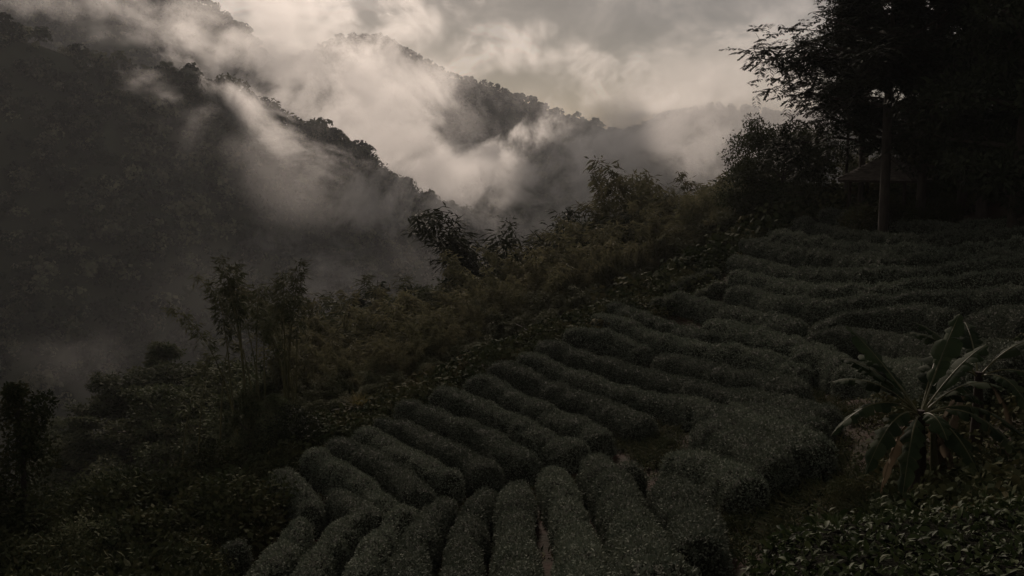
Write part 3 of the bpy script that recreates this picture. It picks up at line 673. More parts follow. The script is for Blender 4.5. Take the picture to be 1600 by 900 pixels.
def kind_broad(H=10, R=3.2, clear=0.28, lf=0.26, n_limb=11, k=55, mat=None, layers=False, cr=0.62):
    tr, cw = MB(), MB()
    trunk = curve((0, 0, -0.6), (0, 0, 1), H * 0.82 + 0.6, 9, wob=0.05)
    trunk[:, :2] *= np.linspace(0, 1, 10)[:, None] ** 0.5
    rr = H * 0.022
    tr.tube(trunk, np.linspace(rr, rr * 0.25, 10), 8)
    ends = []
    for i in range(n_limb):
        f = clear + (1 - clear) * (i + RNG.random() * 0.6) / n_limb
        p = trunk[0] + 0; idx = f * 9; i0 = min(int(idx), 8); p = trunk[i0] * (1 - idx + i0) + trunk[i0 + 1] * (idx - i0)
        az = i * 2.4 + RNG.uniform(-0.4, 0.4)
        reach = R * math.sin(min(1.0, 0.35 + 0.75 * (1 - f) + 0.25) * PI / 2) * (1.0 if f < 0.75 else 0.75) * RNG.uniform(0.75, 1.1)
        el = 0.25 + 0.6 * f if not layers else 0.12 + 0.3 * f
        L = curve(p, (math.cos(az), math.sin(az), el), reach, 6, wob=0.16)
        tr.tube(L, np.linspace(rr * 0.42, rr * 0.08, 7), 5, cap=False)
        ends += [L[4], L[5], L[6]]
        for q in range(5):
            b0 = L[RNG.integers(2, 6)]
            d = RNG.normal(size=3) * np.array((1, 1, 0.45 if not layers else 0.15)) + np.array((0, 0, 0.35 if not layers else 0.1))
            T = curve(b0, d, reach * 0.42, 4, wob=0.2)
            tr.tube(T, np.linspace(rr * 0.16, rr * 0.04, 5), 4, cap=False)
            ends += [T[2], T[3], T[4]]
    ends = np.array(ends)
    clump(cw, ends, cr * RNG.uniform(0.6, 1.2, len(ends)) * R / 3.2, k, lf, lf * 0.5, flat=0.6 if not layers else 0.28)
    return [('trunk', tr.mesh('trunk', [M_BARK])), ('crown', cw.mesh('crown', [mat or M_BROAD]))]
def kind_conifer(H=10, R=2.0, mat=None, gap=0.034):
    tr, cw = MB(), MB()
    tr.tube([(0, 0, -0.6), (0.05, 0, H * 0.4), (0, 0.03, H * 0.75), (0, 0, H)], [H * 0.018, H * 0.013, H * 0.006, 0.02], 7)
    z = H * 0.14
    cs = []
    while z < H * 0.985:
        f = (z / H)
        r = R * (1 - f) ** 0.8 * RNG.uniform(0.75, 1.15) + 0.12
        nb = max(4, int(8 * (1 - f) + 4)); a0 = RNG.random() * 6
        for q in range(nb):
            az = a0 + q * 2 * PI / nb + RNG.normal() * 0.15
            Lr = r * RNG.uniform(0.5, 1.2)
            B = curve((0, 0, z + RNG.normal() * H * 0.012), (math.cos(az), math.sin(az), RNG.uniform(0.0, 0.5)), Lr, 5, droop=0.06, wob=0.09)
            tr.tube(B, np.linspace(0.03, 0.008, 6), 4, cap=False)
            m = int(16 + 46 * Lr)
            t = RNG.random(m) ** 0.7; i0 = np.minimum((t * 5).astype(int), 4); fr = t * 5 - i0
            pos = B[i0] * (1 - fr[:, None]) + B[i0 + 1] * fr[:, None]
            dirv = unit(B[-1] - B[0]); sd = np.cross(dirv, (0, 0, 1.0))
            ax = dirv * RNG.uniform(0.2, 1, (m, 1)) + sd * RNG.uniform(-1, 1, (m, 1)) + np.array((0, 0, -0.35)) + RNG.normal(size=(m, 3)) * 0.15
            cw.leaves(pos, ax, np.tile((0, 0, 1.0), (m, 1)) + RNG.normal(size=(m, 3)) * 0.4, RNG.uniform(0.22, 0.5, m), 0.10, 0)
        z += max(0.16, H * gap * (1 - 0.5 * f) * RNG.uniform(0.8, 1.2))
    return [('trunk', tr.mesh('trunk', [M_BARK])), ('crown', cw.mesh('crown', [mat or M_NEEDLE]))]
def kind_bamboo(H=8, n=22, spread=3.0, mat=None, lf=0.38, bare=0.22, arch=0.06, lean=0.2):
    """a clump of arching culms dressed with drooping sprays of narrow leaves"""
    tr, cw = MB(), MB()
    for i in range(n):
        az = RNG.uniform(0, 2 * PI); r0 = RNG.uniform(0, spread * 0.35)
        ln_ = RNG.uniform(0.02, lean)
        h = H * RNG.uniform(0.62 if bare < 0.5 else 0.86, 1.06)
        pts = [np.array((math.cos(az) * r0, math.sin(az) * r0, -0.5))]; d = np.array((math.cos(az) * ln_, math.sin(az) * ln_, 1.0))
        for q in range(12):
            d = d + np.array((math.cos(az), math.sin(az), 0)) * arch * (q / 12) ** 1.5 * 2.2 - np.array((0, 0, 1)) * arch * (q / 12) ** 2 * 1.6
            pts.append(pts[-1] + unit(d) * h / 12)
        pts = np.array(pts)
        tr.tube(pts, np.linspace(0.045, 0.012, 13) * (1 if bare < 0.5 else 1.35), 5, cap=False)
        m = 17 if bare < 0.5 else 7
        t = np.linspace(bare, 1, m) * 12; i0 = np.minimum(t.astype(int), 11); fr = (t - i0)[:, None]
        cs = pts[i0] * (1 - fr) + pts[i0 + 1] * fr
        for c, tt in zip(cs, t / 12):
            for s_ in range(3):
                a2 = RNG.uniform(0, 2 * PI); L = (0.85 - 0.6 * tt) * RNG.uniform(0.6, 1.2)
                B = curve(c, (math.cos(a2), math.sin(a2), 0.55), L, 4, droop=0.16, wob=0.1)
                k = 11 if bare < 0.5 else 10
                j = RNG.integers(1, 5, k)
                ax = unit(B[-1] - B[0]) + RNG.normal(size=(k, 3)) * 0.5 + np.array((0, 0, -0.55))
                cw.leaves(B[j] + RNG.normal(size=(k, 3)) * 0.10, ax, RNG.normal(size=(k, 3)) * 0.5 + np.array((0, 0, 1.0)), lf * RNG.uniform(0.6, 1.3, k), lf * 0.20, 0, np.clip(RNG.random(k) * 0.35 + 0.75 * tt - 0.1, 0, 1))
    return [('culms', tr.mesh('culms', [M_CULM])), ('foliage', cw.mesh('foliage', [mat or M_BAMBOO]))]
def kind_shrub(H=2.4, R=1.7, mat=None, k=2600, lf=0.15):
    st, cw = MB(), MB()
    nl = 11
    lob = unit(RNG.normal(size=(nl, 3))) * np.array((0.6, 0.6, 0.5)); lob[:, 2] = np.abs(lob[:, 2]) + 0.25
    sc = np.array((R, R, H * 0.72))
    cen = lob * sc; lr = RNG.uniform(0.32, 0.5, nl)
    for c in cen:
        P = curve((RNG.normal() * 0.12, RNG.normal() * 0.12, -0.4), c + np.array((0, 0, 0.3)), np.linalg.norm(c) * 0.95, 5, wob=0.12)
        st.tube(P, np.linspace(0.045, 0.012, 6), 4, cap=False)
    i = RNG.integers(0, nl, k); d = unit(RNG.normal(size=(k, 3)) + np.array((0, 0, 0.25)))
    pos = cen[i] + d * (lr[i] * RNG.uniform(0.65, 1.1, k))[:, None] * sc
    nr = unit(d + RNG.normal(size=(k, 3)) * 0.5); ax = unit(RNG.normal(size=(k, 3)) + d * 0.6 + np.array((0, 0, 0.2)))
    cw.leaves(pos, ax, nr, lf * RNG.uniform(0.7, 1.35, k), lf * 0.5, 0, np.clip(RNG.random(nl)[i] * 0.5 + RNG.random(k) * 0.5, 0, 1))
    return [('stems', st.mesh('stems', [M_BARK])), ('foliage', cw.mesh('foliage', [mat or M_UNDER]))]
def kind_pinnate(H=22, R=7.5, clear=0.30, mat=None, n_limb=15, seed=0, fronds=8):
    """tall tree with level, layered boughs carrying feathery compound leaves"""
    tr, cw = MB(), MB()
    trunk = curve((0, 0, -0.8), (0, 0, 1), H * 0.9 + 0.8, 12, wob=0.03); trunk[:, :2] *= np.linspace(0, 1, 13)[:, None]
    tr.tube(trunk, np.linspace(H * 0.0125, H * 0.004, 13), 9)
    C, D = [], []
    for i in range(n_limb):
        f = clear + (0.98 - clear) * (i + RNG.random() * 0.5) / n_limb
        idx = f * 12; i0 = min(int(idx), 11); p = trunk[i0] * (1 - idx + i0) + trunk[i0 + 1] * (idx - i0)
        az = i * 2.4 + RNG.uniform(-0.5, 0.5)
        reach = R * (1.0 - 0.45 * max(0, (f - 0.55) / 0.45)) * RNG.uniform(0.7, 1.1)
        L = curve(p, (math.cos(az), math.sin(az), RNG.uniform(0.2, 0.75)), reach, 8, droop=0.02, wob=0.16)
        tr.tube(L, np.linspace(H * 0.0052, 0.02, 9), 6, cap=False)
        for q in range(11):
            j = RNG.integers(2, 9)
            T = curve(L[j], unit(L[j] - L[j - 1]) * 0.6 + RNG.normal(size=3) * np.array((0.9, 0.9, 0.6)), reach * 0.30, 4, droop=0.0, wob=0.22)
            tr.tube(T, np.linspace(0.028, 0.008, 5), 4, cap=False)
            for w in range(fronds):
                c = T[RNG.integers(1, 5)] + RNG.normal(size=3) * np.array((0.3, 0.3, 0.22))
                C.append(c); D.append(unit(T[-1] - T[0]) * 0.5 + RNG.normal(size=3) * np.array((1, 1, 0.45)))
    C = np.array(C); D = unit(np.array(D)); m = len(C)
    side = unit(np.cross(D, (0, 0, 1.0))); Lr = RNG.uniform(0.5, 0.95, m)
    tone = RNG.random(m)
    for q in range(7):
        t = 0.12 + q / 7
        base = C + D * (Lr * t)[:, None] + np.array((0, 0, -1.0)) * (0.22 * Lr * t * t)[:, None]
        for sgn in (-1, 1):
            ax = side * sgn + D * 0.45 + np.array((0, 0, -0.35)) + RNG.normal(size=(m, 3)) * 0.15
            cw.leaves(base, ax, np.tile((0, 0, 1.0), (m, 1)) + RNG.normal(size=(m, 3)) * 0.2, 0.32 * (1.15 - 0.55 * abs(t - 0.45)), 0.12, 0, np.clip(tone * 0.6 + 0.4 * RNG.random(m), 0, 1))
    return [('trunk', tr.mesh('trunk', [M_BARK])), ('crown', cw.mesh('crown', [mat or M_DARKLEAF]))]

RNG = np.random.default_rng(22)
KINDS = {
    'broadleaf_tree': [(kind_broad(), 10), (kind_broad(R=3.8, clear=0.2), 10), (kind_broad(R=2.6, clear=0.35), 10)],
    'dark_broadleaf_tree': [(kind_broad(H=16, R=5.2, clear=0.15, lf=0.34, n_limb=17, k=60, mat=M_DARKLEAF, cr=0.75), 15), (kind_broad(H=16, R=4.6, clear=0.1, lf=0.34, n_limb=18, k=60, mat=M_DARKLEAF, cr=0.8), 15)],
    'conifer_tree': [(kind_conifer(), 10), (kind_conifer(R=2.6), 10), (kind_conifer(R=1.6), 10)],
    'bamboo_clump': [(kind_bamboo(), 6.7), (kind_bamboo(n=26, arch=0.09), 6.4), (kind_bamboo(n=18, arch=0.05), 6.8)],
    'green_bamboo_clump': [(kind_bamboo(n=28, mat=M_BROAD, arch=0.10), 6.4), (kind_bamboo(n=24, mat=M_BROAD, arch=0.07), 6.7)],
    'thin_bamboo': [(kind_bamboo(H=10, n=5, spread=4.0, lean=0.05, bare=0.78, arch=0.02, mat=M_BROAD, lf=0.40), 9.1), (kind_bamboo(H=10, n=1, spread=0.1, lean=0.05, bare=0.74, arch=0.03, mat=M_BROAD, lf=0.42), 9.6), (kind_bamboo(H=10, n=4, spread=3.6, lean=0.14, bare=0.76, arch=0.06, mat=M_BROAD, lf=0.40), 9.2)],
    'feathery_tree': [(kind_bamboo(H=8, n=13, spread=2.0, arch=0.05, mat=M_DARKLEAF, lean=0.3, lf=0.36), 6.7), (kind_bamboo(H=8, n=15, spread=2.4, arch=0.07, mat=M_DARKLEAF, lean=0.3, lf=0.36), 6.7)],
    'shrub': [(kind_shrub(), 2.4), (kind_shrub(R=2.0, H=2.2), 2.2), (kind_shrub(R=1.4, H=2.8), 2.8)],
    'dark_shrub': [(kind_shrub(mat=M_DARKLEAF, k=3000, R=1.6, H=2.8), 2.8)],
}
KINDS['shrub_big'] = [(kind_shrub(H=4.6, R=2.5, k=8500, lf=0.15), 4.6), (kind_shrub(H=4.2, R=2.9, k=8500, lf=0.15), 4.2), (kind_shrub(H=5.2, R=2.2, k=8500, lf=0.14, mat=M_BROAD), 5.2)]
def place(kind, var, loc, height, label, cat, group, rz=None, wide=1.0, name=None):
    nm = name or kind
    if kind == 'shrub' and height > 3.2: kind = 'shrub_big'
    parts, h0 = KINDS[kind][var % len(KINDS[kind])]
    e = empty(nm, loc, RNG.uniform(0, 2 * PI) if rz is None else rz)
    s = height / h0; e.scale = (s * wide, s * wide, s)
    for pn, me in parts:
        o = bpy.data.objects.new(pn, me); COL.objects.link(o); o.parent = e
    return tag(e, label, cat, group)
def place_px(kind, var, u, vtop, d, label, cat, group, wide=1.0, name=None, rz=None):
    top = at(u, vtop, d); g = gz(top[0], top[1])
    h = max(top[2] - g, 0.6)
    return place(kind, var, (top[0], top[1], g - 0.05), h, label, cat, group, wide=wide, name=name, rz=rz)

# the tall trees above the hut
RNG = np.random.default_rng(2)
KINDS['tall_tree'] = [(kind_pinnate(clear=0.24, n_limb=22, fronds=12), 21.5), (kind_pinnate(H=22, R=6.5, clear=0.36, n_limb=20, fronds=15), 21.5), (kind_pinnate(H=22, R=7.0, clear=0.26, n_limb=22, fronds=15), 21.5)]
GT = 'tall feathery trees above the hut'
for (kd, vr, u, vt, d, wd, rz, lab) in [
    ('tall_tree', 0, 1368, -190, 67, 0.86, 0.4, 'tall feathery tree rising behind the hut, its boughs reaching furthest left'),
    ('tall_tree', 1, 1413, -330, 59, 1.0, 2.0, 'tall feathery tree whose bare trunk crosses in front of the hut roof'),
    ('tall_tree', 2, 1471, -300, 60, 1.0, 3.3, 'tall feathery tree with a straight bare trunk just right of the hut'),
    ('tall_tree', 1, 1335, -30, 72, 0.62, 5.0, 'slimmer feathery tree left of the hut, thin crown against the cloud'),
    ('tall_tree', 0, 1540, -330, 62, 1.0, 1.2, 'tall feathery tree deep in the shade at the upper right')]:
    place_px(kd, vr, u, vt, d, lab, 'tree', GT, wide=wd, rz=rz, name='tall_tree')
GD = 'dark trees closing the upper right corner'
for (vr, u, vt, d, lab) in [
    (0, 1560, -120, 58, 'black leafy tree at the right border, lowest boughs almost on the tea'),
    (1, 1620, -200, 50, 'huge dark tree cut by the right border of the picture'),
    (0, 1500, 60, 68, 'dark leafy tree filling the gap behind the right bare trunk'),
    (1, 1590, 60, 66, 'dark leafy tree low behind the black one at the right border'),
    (1, 1440, 20, 76, 'dark leafy tree behind the hut between the two bare trunks')]:
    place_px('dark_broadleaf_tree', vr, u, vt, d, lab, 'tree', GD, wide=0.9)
KINDS['dome_tree'] = [(kind_broad(H=7, R=4.4, clear=0.06, lf=0.24, n_limb=20, k=75, cr=0.85), 6.9)]
place_px('dome_tree', 0, 1222, 200, 77, 'dome shaped bushy tree left of the hut, many stems showing through', 'tree', None, wide=0.95, name='broadleaf_tree')
place_px('broadleaf_tree', 1, 1180, 232, 80, 'smaller bushy tree leaning on the dome shaped one, left side', 'tree', None, wide=1.1)
place_px('broadleaf_tree', 0, 1285, 225, 79, 'small loose tree between the dome shaped tree and the hut', 'tree', None, wide=1.0)
place_px('bamboo_clump', 0, 1340, 235, 82, 'yellowish clump behind the hut roof, left of its peak', 'bamboo', None)
place_px('bamboo_clump', 1, 1448, 236, 84, 'brownish yellow clump glowing between the two bare trunks', 'bamboo', None)
place_px('bamboo_clump', 2, 1500, 262, 84, 'low yellowish clump right of the straight bare trunk', 'bamboo', None)

RNG = np.random.default_rng(12)
# forest beyond the field edge
GB2 = 'yellow green bamboo in the grove beyond the tea field'
for (vr, u, vt, d, lab) in [
    (0, 1120, 292, 96, 'yellow green bamboo clump directly left of the dome shaped tree'),
    (1, 1075, 280, 100, 'yellow green bamboo clump at the skyline of the grove, highest of all'),
    (2, 1035, 292, 98, 'yellow green bamboo clump at the skyline beside a thin sapling'),
    (1, 1095, 345, 84, 'bright bamboo clump close below the skyline ones'),
    (0, 1050, 362, 84, 'bright bamboo clump right of the shaded hollow'),
    (0, 985, 345, 92, 'bamboo clump halfway between the sapling row and the spiky trees'),
    (2, 945, 378, 84, 'dull bamboo clump above the pale field edge bushes'),
    (1, 895, 398, 80, 'dull bamboo clump under the row of spiky trees'),
    (0, 848, 414, 76, 'reddish yellow bamboo clump below the tallest spiky tree'),
    (1, 800, 440, 72, 'feathery bamboo clump at the foot of the spiky trees'),
    (0, 735, 474, 68, 'brownish bamboo clump with upright culms showing'),
    (2, 697, 482, 66, 'yellow bamboo clump in the middle of the grove'),
    (1, 655, 498, 62, 'yellow bamboo clump right behind the narrow conifer'),
    (0, 618, 520, 58, 'bamboo clump below the broad dark conifer'),
    (1, 575, 532, 54, 'bamboo clump with pale tips near the yellow grass tuft'),
    (0, 527, 560, 50, 'drooping bamboo clump nearest the left field corner'),
    (2, 505, 486, 62, 'bright topped bamboo clump right of the bare bamboo stems')]:
    place_px('bamboo_clump', vr, u, vt - (24 if u < 1000 else 6), d, lab, 'bamboo', GB2, wide=1.0)
GG = 'dark green bamboo filling the slope beyond the tea'
gl = 'dull green bamboo or scrub clump in the shaded lower grove beyond the field edge'
for (vr, u, vt, d) in [(0, 1010, 400, 80), (1, 965, 415, 76), (0, 915, 440, 70), (1, 870, 455, 66), (0, 820, 475, 62), (1, 770, 495, 59), (0, 720, 525, 54), (1, 680, 545, 51), (0, 640, 560, 49),
                       (1, 600, 578, 47), (0, 560, 590, 45), (1, 1085, 372, 80), (1, 1125, 350, 80), (0, 500, 610, 43), (1, 760, 455, 74), (0, 660, 460, 78), (1, 545, 500, 66), (0, 1150, 330, 82), (0, 1185, 318, 81)]:
    place_px('green_bamboo_clump', vr, u, vt, d, gl, 'bamboo', GG, wide=1.25)
GCn = 'conifers and spiky trees in the grove'
for (vr, u, vt, d, wd, lab) in [
    (1, 590, 443, 92, 1.2, 'broad dark conifer standing alone above the grove, left part'),
    (2, 634, 456, 80, 1.0, 'narrow pointed dark conifer right of the broad one'),
    (0, 707, 450, 86, 1.0, 'small dark conifer in a dip of the treeline'),
    (1, 742, 408, 92, 1.1, 'dark conifer at the left end of the spiky skyline group'),
    (0, 793, 368, 88, 1.2, 'tall spiky feathery dark tree, left one of the skyline pair'),
    (1, 838, 358, 88, 1.2, 'tall spiky feathery dark tree, right one of the skyline pair'),
    (2, 770, 385, 94, 1.1, 'thin dark conifer tucked behind the skyline pair'),
    (0, 865, 372, 92, 1.1, 'low feathery dark tree just right of the skyline pair'),
    (0, 560, 462, 105, 1.2, 'faint conifer behind the left slope of the grove'),
    (2, 480, 560, 60, 1.3, 'dark conifer in the shade beneath the bare bamboo stems')]:
    place_px('feathery_tree' if u in (793, 838, 865) else 'conifer_tree', vr, u, vt - (18 if u in (793, 838, 865) else 6), d, lab, 'tree', GCn, wide=wd)
GBr = 'broadleaf trees in the grove'
for (vr, u, vt, d, wd, lab) in [
    (2, 880, 352, 94, 1.0, 'loose crowned tree on the skyline right of the spiky pair'),
    (0, 905, 338, 96, 1.0, 'rounded skyline tree, tallest between spiky pair and bamboo'),
    (2, 935, 324, 98, 1.0, 'open branched tree standing out on the skyline'),
    (1, 962, 326, 98, 0.9, 'bushy tree beside the open branched skyline one'),
    (2, 1020, 276, 106, 0.8, 'thin sapling crown poking above the bamboo skyline'),
    (1, 1122, 253, 120, 1.0, 'hazy rounded tree far behind the bamboo skyline'),
    (0, 1000, 300, 104, 0.9, 'small tree on the skyline left of the sapling'),
    (1, 820, 398, 96, 1.1, 'dark bushy tree under the spiky skyline pair'),
    (0, 676, 432, 110, 1.2, 'hazy bushy tree on the lower treeline, right of the broad conifer'),
    (1, 720, 420, 108, 1.2, 'hazy bushy tree left of the spiky skyline group'),
    (2, 645, 438, 118, 1.1, 'misty tree behind the narrow pointed conifer'),
    (0, 530, 478, 96, 1.2, 'bushy tree left of the broad dark conifer'),
    (1, 480, 500, 84, 1.1, 'bushy tree between bare bamboo and the bright topped clump'),
    (0, 610, 500, 74, 1.1, 'dark bushy tree under the broad conifer'),
    (1, 545, 540, 60, 1.0, 'shaded bushy tree above the drooping bamboo'),
    (1, 960, 395, 88, 1.2, 'dark leafy tree shading the hollow of the grove'),
    (0, 1015, 370, 90, 1.1, 'dark leafy tree under the bright skyline bamboo')]:
    place_px('broadleaf_tree', vr, u, vt, d, lab, 'tree', GBr, wide=wd)
GE = 'second rank of bamboo just behind the field edge'
for (vr, u, vt, d, lab) in [
    (0, 620, 548, 49, 'olive bamboo plume rising behind the fourth diagonal row'), (1, 665, 520, 52, 'olive bamboo plume rising behind the fifth diagonal row'), (2, 712, 498, 56, 'olive bamboo plume rising behind the sixth diagonal row'),
    (0, 768, 470, 62, 'olive bamboo plume rising behind the eighth diagonal row'), (1, 822, 448, 66, 'olive bamboo plume behind the pale broken stick'), (2, 875, 428, 70, 'olive bamboo plume over the short hedge at the field edge'),
    (0, 930, 405, 74, 'olive bamboo plume above the start of the long hedge'), (1, 985, 385, 80, 'olive bamboo plume in the deep hollow of the grove'), (2, 1040, 335, 88, 'olive bamboo plume under the skyline sapling'),
    (0, 1100, 315, 90, 'olive bamboo plume close left of the dome shaped tree'), (1, 560, 565, 47, 'olive bamboo plume over the yellow grass tuft')]:
    place_px('bamboo_clump', vr, u, vt - 18, d, lab, 'bamboo', GE, wide=0.75)
# bare stemmed bamboo, left
GTb = 'thin stemmed bamboo against the mist'
for (vr, u, vt, d, wd, lab) in [
    (0, 385, 428, 40, 1.0, 'clump of tall thin bamboo stems, leftmost of the close group'),
    (2, 408, 436, 42, 1.0, 'thin bamboo stems with sparse tops in the middle of the group'),
    (0, 440, 430, 41, 1.0, 'thin bamboo stems leaning apart, right of the group'),
    (2, 462, 445, 43, 0.9, 'thin arching bamboo stems, rightmost of the close group'),
    (1, 332, 488, 42, 1.2, 'lone thin bamboo stem left of the tall group'),
    (1, 298, 538, 44, 1.1, 'faint lone stem further left of the tall group'),
    (1, 268, 548, 48, 1.2, 'leftmost and shortest of the thin stems in the mist')]:
    place_px('thin_bamboo', vr, u, vt, d, lab, 'bamboo', GTb, wide=wd)
# misty trees further down
GM = 'misty trees on the lower slope'
for (kd, vr, u, vt, d, wd, lab) in [
    ('broadleaf_tree', 2, 252, 512, 105, 1.1, 'misty flat topped tree rising from the lower left grove'),
    ('broadleaf_tree', 1, 200, 560, 100, 1.5, 'wide misty tree left of the flat topped one'),
    ('broadleaf_tree', 0, 165, 575, 98, 1.2, 'misty tree at the left end of the lower grove'),
    ('broadleaf_tree', 1, 290, 545, 95, 1.3, 'misty tree right of the flat topped one'),
    ('broadleaf_tree', 0, 230, 590, 80, 1.2, 'shaded tree in front of the misty grove'),
    ('broadleaf_tree', 1, 310, 585, 75, 1.2, 'shaded tree behind the lone thin stem'),
    ('broadleaf_tree', 2, 120, 632, 90, 1.4, 'pale misty treetop low at the left'),
    ('broadleaf_tree', 0, 90, 650, 100, 1.5, 'faintest misty treetop beside the columnar tree'),
    ('broadleaf_tree', 1, 350, 560, 70, 1.2, 'tree under the tall bamboo, half lost in mist'),
    ('broadleaf_tree', 0, 400, 575, 62, 1.1, 'tree directly beneath the tall bamboo group'),
    ('broadleaf_tree', 1, 445, 560, 66, 1.0, 'tree beneath the right stems of the bamboo group')]:
    place_px(kd, vr, u, vt, d, lab, 'tree', GM, wide=wd)
# columnar creeper covered tree, bottom left
def kind_column(H=8, R=1.25):
    tr, cw = MB(), MB()
    tr.tube([(0, 0, -0.5), (0.1, 0, H * 0.5), (0, 0.1, H * 0.93)], [0.14, 0.10, 0.03], 7)
    nl = 34; z = np.linspace(0.06, 0.93, nl) * H
    rr = R * np.clip(1.12 - 0.55 * (z / H) ** 2, 0.3, 1) * RNG.uniform(0.55, 1.2, nl)
    cen = np.stack([RNG.normal(size=nl) * R * 0.38, RNG.normal(size=nl) * R * 0.38, z], -1); lr = rr * 0.62
    for c in cen[::2]: tr.tube(curve((0, 0, max(c[2] - 0.6, 0)), c - np.array((0, 0, c[2] - 0.6)), 0.9, 4), np.linspace(0.04, 0.01, 5), 4, cap=False)
    k = 11000; i = RNG.integers(0, nl, k); d = unit(RNG.normal(size=(k, 3)))
    pos = cen[i] + d * (lr[i] * RNG.uniform(0.55, 1.15, k))[:, None]
    cw.leaves(pos, unit(RNG.normal(size=(k, 3)) + d * 0.7 + np.array((0, 0, -0.2))), unit(d + RNG.normal(size=(k, 3)) * 0.5), RNG.uniform(0.09, 0.19, k), 0.085, 0, np.clip(RNG.random(nl)[i] * 0.5 + RNG.random(k) * 0.5, 0, 1))
    return [('trunk', tr.mesh('trunk', [M_BARK])), ('crown', cw.mesh('crown', [M_UNDER]))]
KINDS['columnar_tree'] = [(kind_column(), 8.2)]
place_px('columnar_tree', 0, 22, 572, 27, 'black column shaped tree covered in leaves at the left border', 'tree', None, wide=1.0)
place_px('columnar_tree', 0, -48, 650, 26, 'dark column shaped tree mostly outside the left border', 'tree', None, wide=1.3)
place_px('broadleaf_tree', 1, 430, 610, 37, 'dark bushy tree at the foot of the bamboo beside the tea', 'tree', None, wide=0.9)
place_px('broadleaf_tree', 0, 385, 600, 39, 'leafy tree under the leftmost bamboo stems', 'tree', None, wide=0.9)
GSh = 'dark shrubs across the lower left slope'
SHR = [(150, 700, 33, 2), (205, 705, 31, 0), (255, 708, 30, 1), (100, 725, 31, 0), (300, 690, 33, 2), (345, 672, 34, 0), (60, 770, 25, 1), (20, 790, 24, 0), (130, 775, 25, 2), (190, 770, 26, 0), (250, 775, 26, 1), (310, 760, 27, 2),
       (355, 735, 29, 0), (400, 700, 31, 1), (445, 680, 33, 2), (90, 840, 20, 0), (160, 830, 21, 1), (230, 830, 22, 0), (290, 820, 23, 2), (30, 860, 18, 1), (110, 885, 17, 0), (190, 880, 18, 2), (260, 880, 19, 1), (330, 800, 25, 0),
       (470, 640, 37, 1), (505, 630, 39, 0), (440, 655, 35, 0)]
sl = 'dark leafy shrub among the crowded bushes of the lower left slope'
for (u, vt, d, vr) in SHR:
    place_px('shrub', vr, u, vt, d, sl, 'shrub', GSh, wide=1.15)
place_px('shrub', 0, 368, 705, 27.5, 'larger leaved shrub with paler tips beside the tea corner', 'shrub', None, wide=1.1)
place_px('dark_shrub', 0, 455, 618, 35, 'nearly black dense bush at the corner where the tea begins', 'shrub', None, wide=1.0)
GF = 'bushes along the edge of the tea field'
for (u, vt, d, vr, lab) in [(545, 628, 41, 1, 'low bush beside the yellow grass tuft'), (600, 606, 43, 0, 'shaded bush at the edge between the fourth and fifth diagonal rows'), (655, 583, 46, 2, 'shaded bush at the edge by the fifth diagonal row'),
                            (715, 548, 50, 0, 'pale leaved bush where the seventh diagonal row ends'), (742, 540, 52, 2, 'black bush behind the end of the eighth diagonal row'), (795, 528, 55, 1, 'bush at the edge near the pale fallen stick'),
                            (1020, 436, 68, 0, 'pale leafed bush on the brow above the reddish bank'), (1045, 430, 69, 1, 'pale bush touching the upper ragged tea'), (870, 505, 59, 1, 'grassy bush at the edge by the short hedge'),
                            (990, 455, 66, 1, 'bush on the brow left of the reddish bank'), (925, 470, 64, 0, 'bush at the start of the long hedge below the stone'), (1290, 480, 44, 0, 'yellowish weedy bush at the left tip of the arched hedge'),
                            (1510, 478, 40, 2, 'scrubby weed with pale leaves at the right end of the arched hedge'), (1180, 462, 54, 1, 'brown weedy bush on the upper soil patch')]:
    place_px('shrub', vr, u, vt, d, lab, 'shrub', GF, wide=0.9)

RNG = np.random.default_rng(9)
